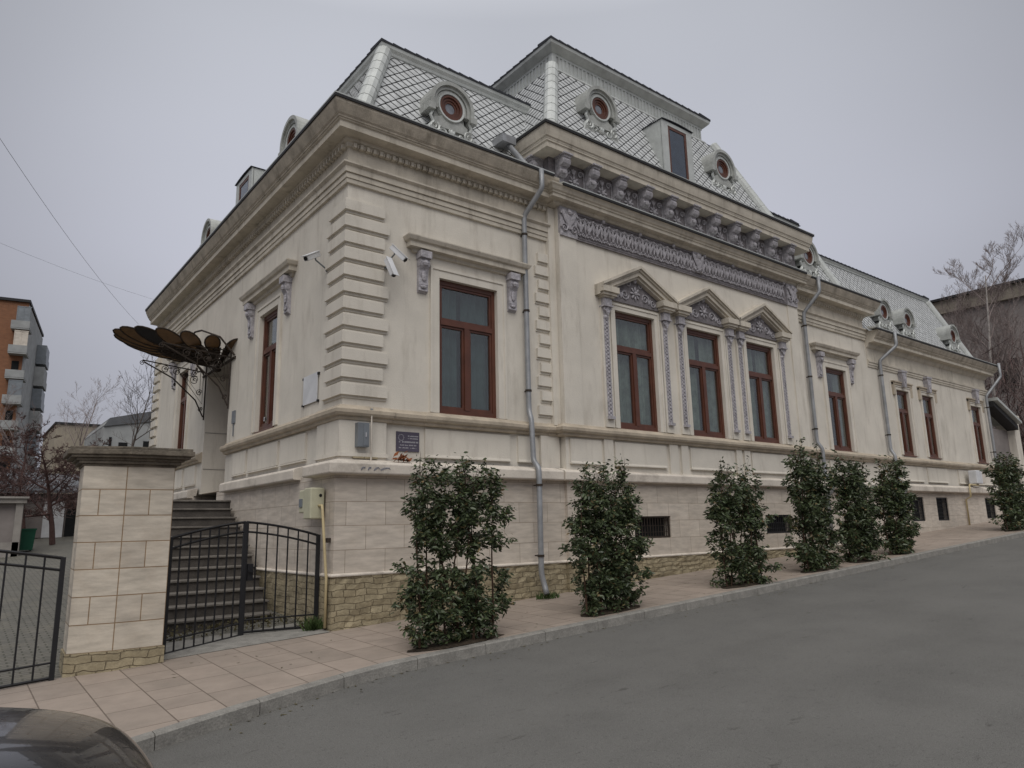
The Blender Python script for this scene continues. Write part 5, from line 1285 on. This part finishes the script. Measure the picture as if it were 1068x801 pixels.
# ------------------------------------------------------------------ bare trees
def tree(loc, h, seed, label, name='bare_tree', bark=None, spread=.45, trunk_r=.12, levels=4, kids=5, group=None, first=.3, up=.35, twig=.006, droop=0, lean=(0, 0), twigmat=None):
    rng = random.Random(seed); t = thing(name, label, 'tree', loc, 0, group)
    tr = MB(); cr = MB(); WB = (.035 if h > 9.5 else .09)
    def branch(p, d, ln, r, lv):
        n = 5; pts = [p]; rs = [r]; q = p.copy(); dd = d.copy()
        for i in range(n):
            wv = WB if lv == 0 else .12; dd = (dd+Vector((rng.gauss(0, wv), rng.gauss(0, wv), rng.gauss(0, .08)+(.05 if lv else 0)-droop*lv*.05))).normalized(); q = q+dd*ln/n; pts.append(q.copy()); rs.append(max(twig*.6, r*(1-.8*(i+1)/n)))
        (tr if lv == 0 else cr).tube(pts, rs, 7 if lv == 0 else (4 if lv == 1 else 3), cap=False)
        if lv >= levels: return
        nk = kids+(6 if lv == 0 else 0)
        for k in range(nk):
            f0 = (first if lv == 0 else .15); s = f0+(1-f0)*(k+rng.random())/nk; i = min(n-1, int(s*n)); bp = pts[i].lerp(pts[i+1], s*n-i)
            a = rng.uniform(0, 6.283); side = Vector((math.cos(a), math.sin(a), 0)); side = (side-dd*side.dot(dd)).normalized()
            nd = (dd*(1-spread)+side*spread*1.3+Vector((0, 0, up*.4))).normalized()
            branch(bp, nd, ln*rng.uniform(.34, .56)*(1.15-.5*s)*((.68+.1*s) if lv == 0 and h > 9.5 else 1), max(twig, rs[i]*.55), lv+1)
    branch(Vector((0, 0, 0)), Vector((lean[0], lean[1], 1)).normalized(), h, trunk_r, 0)
    tr.build('trunk', bark or M['bark'], t); cr.build('crown', twigmat or bark or M['bark'], t)
    return t
M['bark'] = mat('grey_brown_bark', (.075, .06, .052), .95, var=.3, nscale=10)
M['barkred'] = mat('reddish_twig_bark', (.085, .05, .045), .95, var=.3, nscale=10)
M['birch'] = mat('pale_birch_bark', (.34, .31, .29), .85, var=.35, nscale=8)
M['twig'] = mat('pale_twig_bark', (.22, .18, .17), .95, var=.3, nscale=10)

# right-hand background -------------------------------------------------
gy = gz(36, 0)
tree((35.2, 2.2, gy), 11.6, 14, 'tall pale trunked birch without leaves beyond the end of the house', 'birch_tree', M['birch'], .42, .12, 4, 8, first=.30, up=.75, twig=.0065, lean=(.0, -.02), twigmat=M['twig'])
tree((37.5, 4.4, gy), 10.6, 6, 'slender leafless tree left of the pale birch, above the wing roof', 'bare_tree', M['twig'], .42, .08, 4, 7, first=.3, up=.7, twig=.006)
tree((39.5, 1.6, gy), 10.6, 8, 'leafless tree right of the pale birch at the frame edge', 'bare_tree', M['twig'], .42, .08, 4, 6, first=.2, up=.7, twig=.006)
M['thicket'] = mat('thicket_twigs', (.125, .085, .08), 1, var=.4, nscale=3)
random.seed(21); mb = MB()
for i in range(5200):
    x = random.uniform(33, 50); y = random.uniform(-1.5, 11); z = gz(x, 0)+random.uniform(0, 8.5)*random.random()**.4; L_ = random.uniform(.5, 1.8)
    d = Vector((random.gauss(0, .5), random.gauss(0, .5), random.uniform(.3, 1))).normalized(); p = Vector((x, y, z)); q = p+d*L_*.5+Vector((random.gauss(0, .08), random.gauss(0, .08), 0)); mb.tube([p, q, p+d*L_], [.022, .015, .008], 3, cap=False)
tag(mb.build('thicket', M['thicket']), 'tangled reddish brown leafless undergrowth on the slope past the house', 'undergrowth', kind='stuff')
BR = thing('hillside_building', 'drab grey building with a pale cornice rising behind the bare birch', 'building', (45, 5, gy))
M['render'] = mat('grey_stained_render', (.25, .225, .215), .95, var=.25, nscale=.6, bump=.2, bscale=10, stain=.6, stain_col=(.14, .12, .115)); M['rendpale'] = mat('pale_parapet_render', (.25, .22, .18), .9, var=.2, nscale=1, stain=.5)
def slab(mb, pts, z0, z1): mb.prism(pts, 'z', z0, z1)
mb = MB(); slab(mb, [(0, 9.5), (0, -9), (14, -9), (14, 9.5)], -1.5, 12.6); mb.build('wall', M['render'], BR)
mb = MB(); slab(mb, [(-.25, 9.7), (-.25, -9.2), (14, -9.2), (14, 9.7)], 12.6, 13.45); mb.build('parapet', M['rendpale'], BR)
mb = MB(); slab(mb, [(-.45, 9.8), (-.45, -9.4), (14.2, -9.4), (14.2, 9.8)], 13.45, 13.6); mb.build('roof_edge', M['gutter'], BR)
for yy in (-6.5, -3.6, -.6, 2.4, 5.4):
    for zz in (2.5, 7.0):
        mb = MB(); mb.box(-.03, .1, yy-.7, yy+.7, zz, zz+2); o = mb.build('window', M['dark'], BR); mb = MB(); mb.box(-.06, -.02, yy-.03, yy+.03, zz, zz+2); mb.box(-.06, -.02, yy-.7, yy+.7, zz+1.3, zz+1.36); mb.build('frame', M['rendpale'], o)
# gateway after the wing
GW = thing('side_gateway', 'narrow gateway with a grey gate and sloping zinc canopy after the end of the house', 'gateway', (28.0, .3, gz(28, 0)))
mb = MB(); mb.box(2.35, 2.95, -.15, .5, -.3, 4.15); mb.build('pillar', M['plaster'], GW); mb = MB(); mb.box(2.3, 3.0, -.2, .55, 4.15, 4.25); mb.build('pillar_cap', M['ledge'], GW)
mb = MB(); mb.box(.05, 2.34, .12, .18, -.1, 3.6); mb.build('gate_leaf', M['render'], GW)
mb = MB(); mb.prism([(0.0, 4.75), (2.4, 3.95), (2.4, 3.85), (0.0, 4.63)], 'y', -.45, .6); mb.build('canopy', M['zinc'], GW); mb = MB(); mb.prism([(0.0, 4.6), (2.35, 3.8), (2.35, 3.6), (0, 4.4)], 'y', -.3, .12); mb.build('fascia', M['gutter'], GW)
WL = thing('boundary_wall', 'low cream boundary wall with dark railings right of the gateway', 'wall', (31.2, .5, gz(31, 0)))
mb = MB(); mb.box(0, 14, 0, .3, -.5, 1.6); mb.build('wall', M['ledge'], WL); mb = MB()
for i in range(100): mb.box(.07+i*.14, .09+i*.14, .14, .16, 1.6, 2.9)
mb.box(0, 14, .13, .17, 2.85, 2.9); mb.box(0, 14, .13, .17, 1.75, 1.8); mb.build('railing', M['rust'], WL)

# left-hand background ----------------------------------------------------
M['brick'] = brickmat('orange_brick', (.28, .115, .055), (.23, .09, .045), (.2, .13, .08), .25, .075, .01, bump=.1)
M['conc'] = mat('grey_balcony_concrete', (.33, .34, .34), .9, var=.15, nscale=1, stain=.4, stain_col=(.15, .15, .15)); M['band'] = mat('pale_concrete_band', (.36, .31, .26), .9)
AP = thing('apartment_block', 'orange brick apartment block with grey corner balconies in the distance', 'apartment building', (.04, 82.5, 0)); AP.rotation_euler = (0, 0, -.165); AP.scale = (1.3, 1.3, 1)
mb = MB(); mb.box(-16, -.02, 0, 12, -1, 27.1); mb.build('wall', M['brick'], AP)
mb = MB(); mb.box(-.02, .06, 0.02, 12, -1, 26.8); mb.build('side_wall', M['conc'], AP)
mb = MB(); mb.box(-16.2, .1, -.2, 12.2, 27.1, 27.4); mb.build('roof_edge', M['gutter'], AP)
for k in range(9):
    z = 23.9-2.75*k
    mb = MB(); mb.box(-16, -2.3, -.06, .0, z-.25, z+.05); mb.build('floor_band', M['band'], AP)
    mb = MB(); mb.box(-1.0, .3, -.9, .9, z-.15, z+.02); mb.box(-1.0, .3, -.92, -.82, z, z+.80); mb.box(.22, .32, -.9, .9, z, z+.80); mb.box(-1.02, -.92, -.9, 0, z, z+.80); B = mb.build('balcony', M['conc'], AP)
    mb = MB(); mb.box(-.75, -.25, -.05, -.0, z, z+2.0); mb.build('balcony_door', M['dark'], B)
    if k in (0, 1, 3):
        mb = MB()
        for q in range(3): mb.box(-.7+.45*q, -.64+.45*q, -.88, -.82, z+.8, z+2.4)
        mb.box(-.7, .3, -.88, -.82, z+2.35, z+2.45); mb.box(-.7, .28, -.86, -.85, z+.8, z+2.35); mb.build('glazing', M['metalgrey'] if k != 1 else M['ledge'], B)
    mb = MB(); mb.box(.07, .9, 8, 11, z-1.5, z-.5); mb.box(.07, .85, 8.05, 10.95, z-.5, z+.9); mb.build('side_balcony', M['conc'] if k % 2 else M['metalgrey'], AP)
BB = thing('beige_block', 'plain windowless beige building side seen above the left trees', 'building', (.85, 50, 1.5))
M['beige'] = mat('beige_render', (.33, .29, .23), .95, var=.12, nscale=.5, stain=.4, stain_col=(.22, .19, .15))
mb = MB(); mb.box(0, 2.7, 0, 9, -2, 7.95); mb.build('wall', M['beige'], BB); mb = MB(); mb.box(-.08, 2.78, -.1, 9.1, 7.95, 8.1); mb.build('roof_edge', M['gutter'], BB)
GB = thing('grey_modern_house', 'grey flat roofed modern house with small dark windows behind the gate pillar', 'building', (2.45, 40, 1.5))
mb = MB(); mb.prism([(0, -2), (7, -2), (7, 7.85), (3.0, 7.75), (.15, 7.0), (0, 6.6)], 'y', 0, 8); mb.build('wall', M['conc'], GB)
M['slate'] = mat('slate_roof', (.12, .125, .135), .8)
mb = MB(); mb.prism([(.0, 6.65), (3.0, 7.2), (7.1, 7.3), (7.1, 7.95), (3.0, 7.9), (.3, 7.2)], 'y', -.1, 8.1); mb.build('roof', M['slate'], GB)
for a, b, c, d in ((.35, .5, 5.2, 6.0), (.9, 1.4, 5.4, 5.7), (2.3, 2.9, 5.5, 5.85), (4.0, 4.6, 5.2, 6.0)):
    mb = MB(); mb.box(a, b, -.04, .02, c, d); mb.build('window', M['dark'], GB)
tree((2.05, 30, gz(2, 30)), 7.6, 31, 'thin upright leafless tree standing behind the stone pillar', 'bare_tree', M['bark'], .40, .075, 3, 6, first=.4, up=.3, twig=.008)
tree((.6, 42, gz(0, 42)), 8.0, 32, 'pale leafless tree between the apartment block and beige building', 'bare_tree', M['twig'], .42, .08, 4, 5, first=.3, twig=.006, up=.5)
tree((-.9, 40, gz(0, 40)), 7.4, 35, 'pale leafless tree in front of the brick apartment block', 'bare_tree', M['twig'], .42, .08, 4, 5, first=.3, twig=.006, up=.5)
tree((-1.35, 22.5, gz(-1.3, 22.5)), 3.7, 33, 'dark branched ornamental tree beside the green bin', 'ornamental_tree', M['barkred'], .62, .11, 4, 6, first=.22, twig=.011, up=.15)
tree((-3.0, 23.5, gz(-3, 23.5)), 3.5, 34, 'reddish bare ornamental tree above the small outbuilding', 'ornamental_tree', M['barkred'], .65, .10, 4, 6, first=.25, twig=.011, up=.15)
tree((-2.0, 26.5, gz(-2, 26.5)), 4.4, 36, 'reddish bare ornamental tree behind the green bin', 'ornamental_tree', M['barkred'], .6, .10, 4, 6, first=.25, twig=.012, up=.2)
tree((.3, 25.0, gz(.3, 25)), 3.6, 38, 'reddish bare ornamental tree half hidden by the stone pillar', 'ornamental_tree', M['barkred'], .6, .10, 4, 6, first=.25, twig=.012, up=.2)
OB = thing('outbuilding', 'small pale pavilion with dark panels at the left edge of the yard', 'outbuilding', (-3.5, 18.3, gz(-3.5, 18)))
M['pav'] = mat('pale_pavilion_wall', (.30, .28, .26), .9, stain=.4)
mb = MB(); mb.box(-4, .85, .15, 3, 0, 1.75); mb.build('wall', M['render'], OB)
for x in (-.9, -.25, .62):
    mb = MB(); mb.box(x, x+.2, 0, .2, 0, 1.75); mb.build('column', M['pav'], OB)
mb = MB(); mb.box(-4, .9, -.08, .3, 1.75, 1.9); mb.box(-4, .95, -.15, 3.1, 1.9, 1.96); mb.build('entablature', M['pav'], OB)
mb = MB(); mb.box(-4, .8, .0, .14, 0, .5); mb.build('dado', M['pav'], OB)
BI = thing('wheelie_bin', 'dark green waste bin standing beside the small pavilion', 'bin', (-2.42, 20.1, gz(-2.4, 20)))
M['green'] = mat('green_plastic', (.012, .085, .05), .5)
mb = MB(); mb.prism([(-.24, .05), (.24, .05), (.29, .72), (-.29, .72)], 'y', -.28, .28); mb.build('body', M['green'], BI); mb = MB(); mb.box(-.31, .31, -.3, .32, .72, .78); mb.build('lid', M['green'], BI)
for s in (-1, 1): mb = MB(); mb.lathe((s*.22, .26, .07), [(.07, -.03), (.07, .03)], 12, 'x'); mb.build('wheel', M['black'], BI)
YS = thing('yard_shed', 'low shed with a pale double door and dark opening at the end of the yard', 'shed', (-1.3, 27.0, gz(-1, 27)))
mb = MB(); mb.box(-3.2, 4.5, .1, 3, 0, 1.9); mb.build('wall', M['render'], YS); mb = MB(); mb.box(-.05, .72, 0, .1, 0, 1.55); mb.build('door', M['white'], YS); mb = MB(); mb.box(.8, 1.9, .04, .1, 0, 1.5); mb.build('opening', M['dark'], YS)
mb = MB(); mb.prism([(-.3, 1.9), (3.3, 2.9), (3.3, 3.0), (-.3, 2.0)], 'x', -3.4, 4.7); mb.build('roof', M['slate'], YS)
# shrubs mass low at yard edge
random.seed(5); mb = MB()
for i in range(1500):
    x = random.uniform(-7, 1.5); y = random.uniform(24, 27); z = gz(x, y)+random.uniform(.9, 2.7); L_ = random.uniform(.2, .7); d = Vector((random.gauss(0, .6), random.gauss(0, .6), random.uniform(-.2, 1))).normalized(); p = Vector((x, y, z)); mb.tube([p, p+d*L_], [.012, .005], 3, cap=False)
tag(mb.build('hedge_twigs', M['thicket']), 'mass of reddish brown leafless twigs along the back of the yard', 'hedge', kind='stuff')
# wires
for nm, a, b, lb in ((0, (-.45, 14.2, 8.05), (-7.5, -4, 8.9), 'thin dark overhead wire running from the eaves to the upper left, the nearer of two'), (1, (.0, 14.1, 8.9), (-12, 0.0, 8.0), 'thin overhead wire reaching the roof edge higher up, fainter of two')):
    a = Vector(a); b = Vector(b); mb = MB(); pts = [a.lerp(b, i/16)-Vector((0, 0, .5*4*(i/16)*(1-i/16))) for i in range(17)]
    mb.tube(pts, .0042 if nm == 0 else .0025, 4); tag(mb.build('overhead_wire', M['black']), lb, 'wire', 'overhead wires')
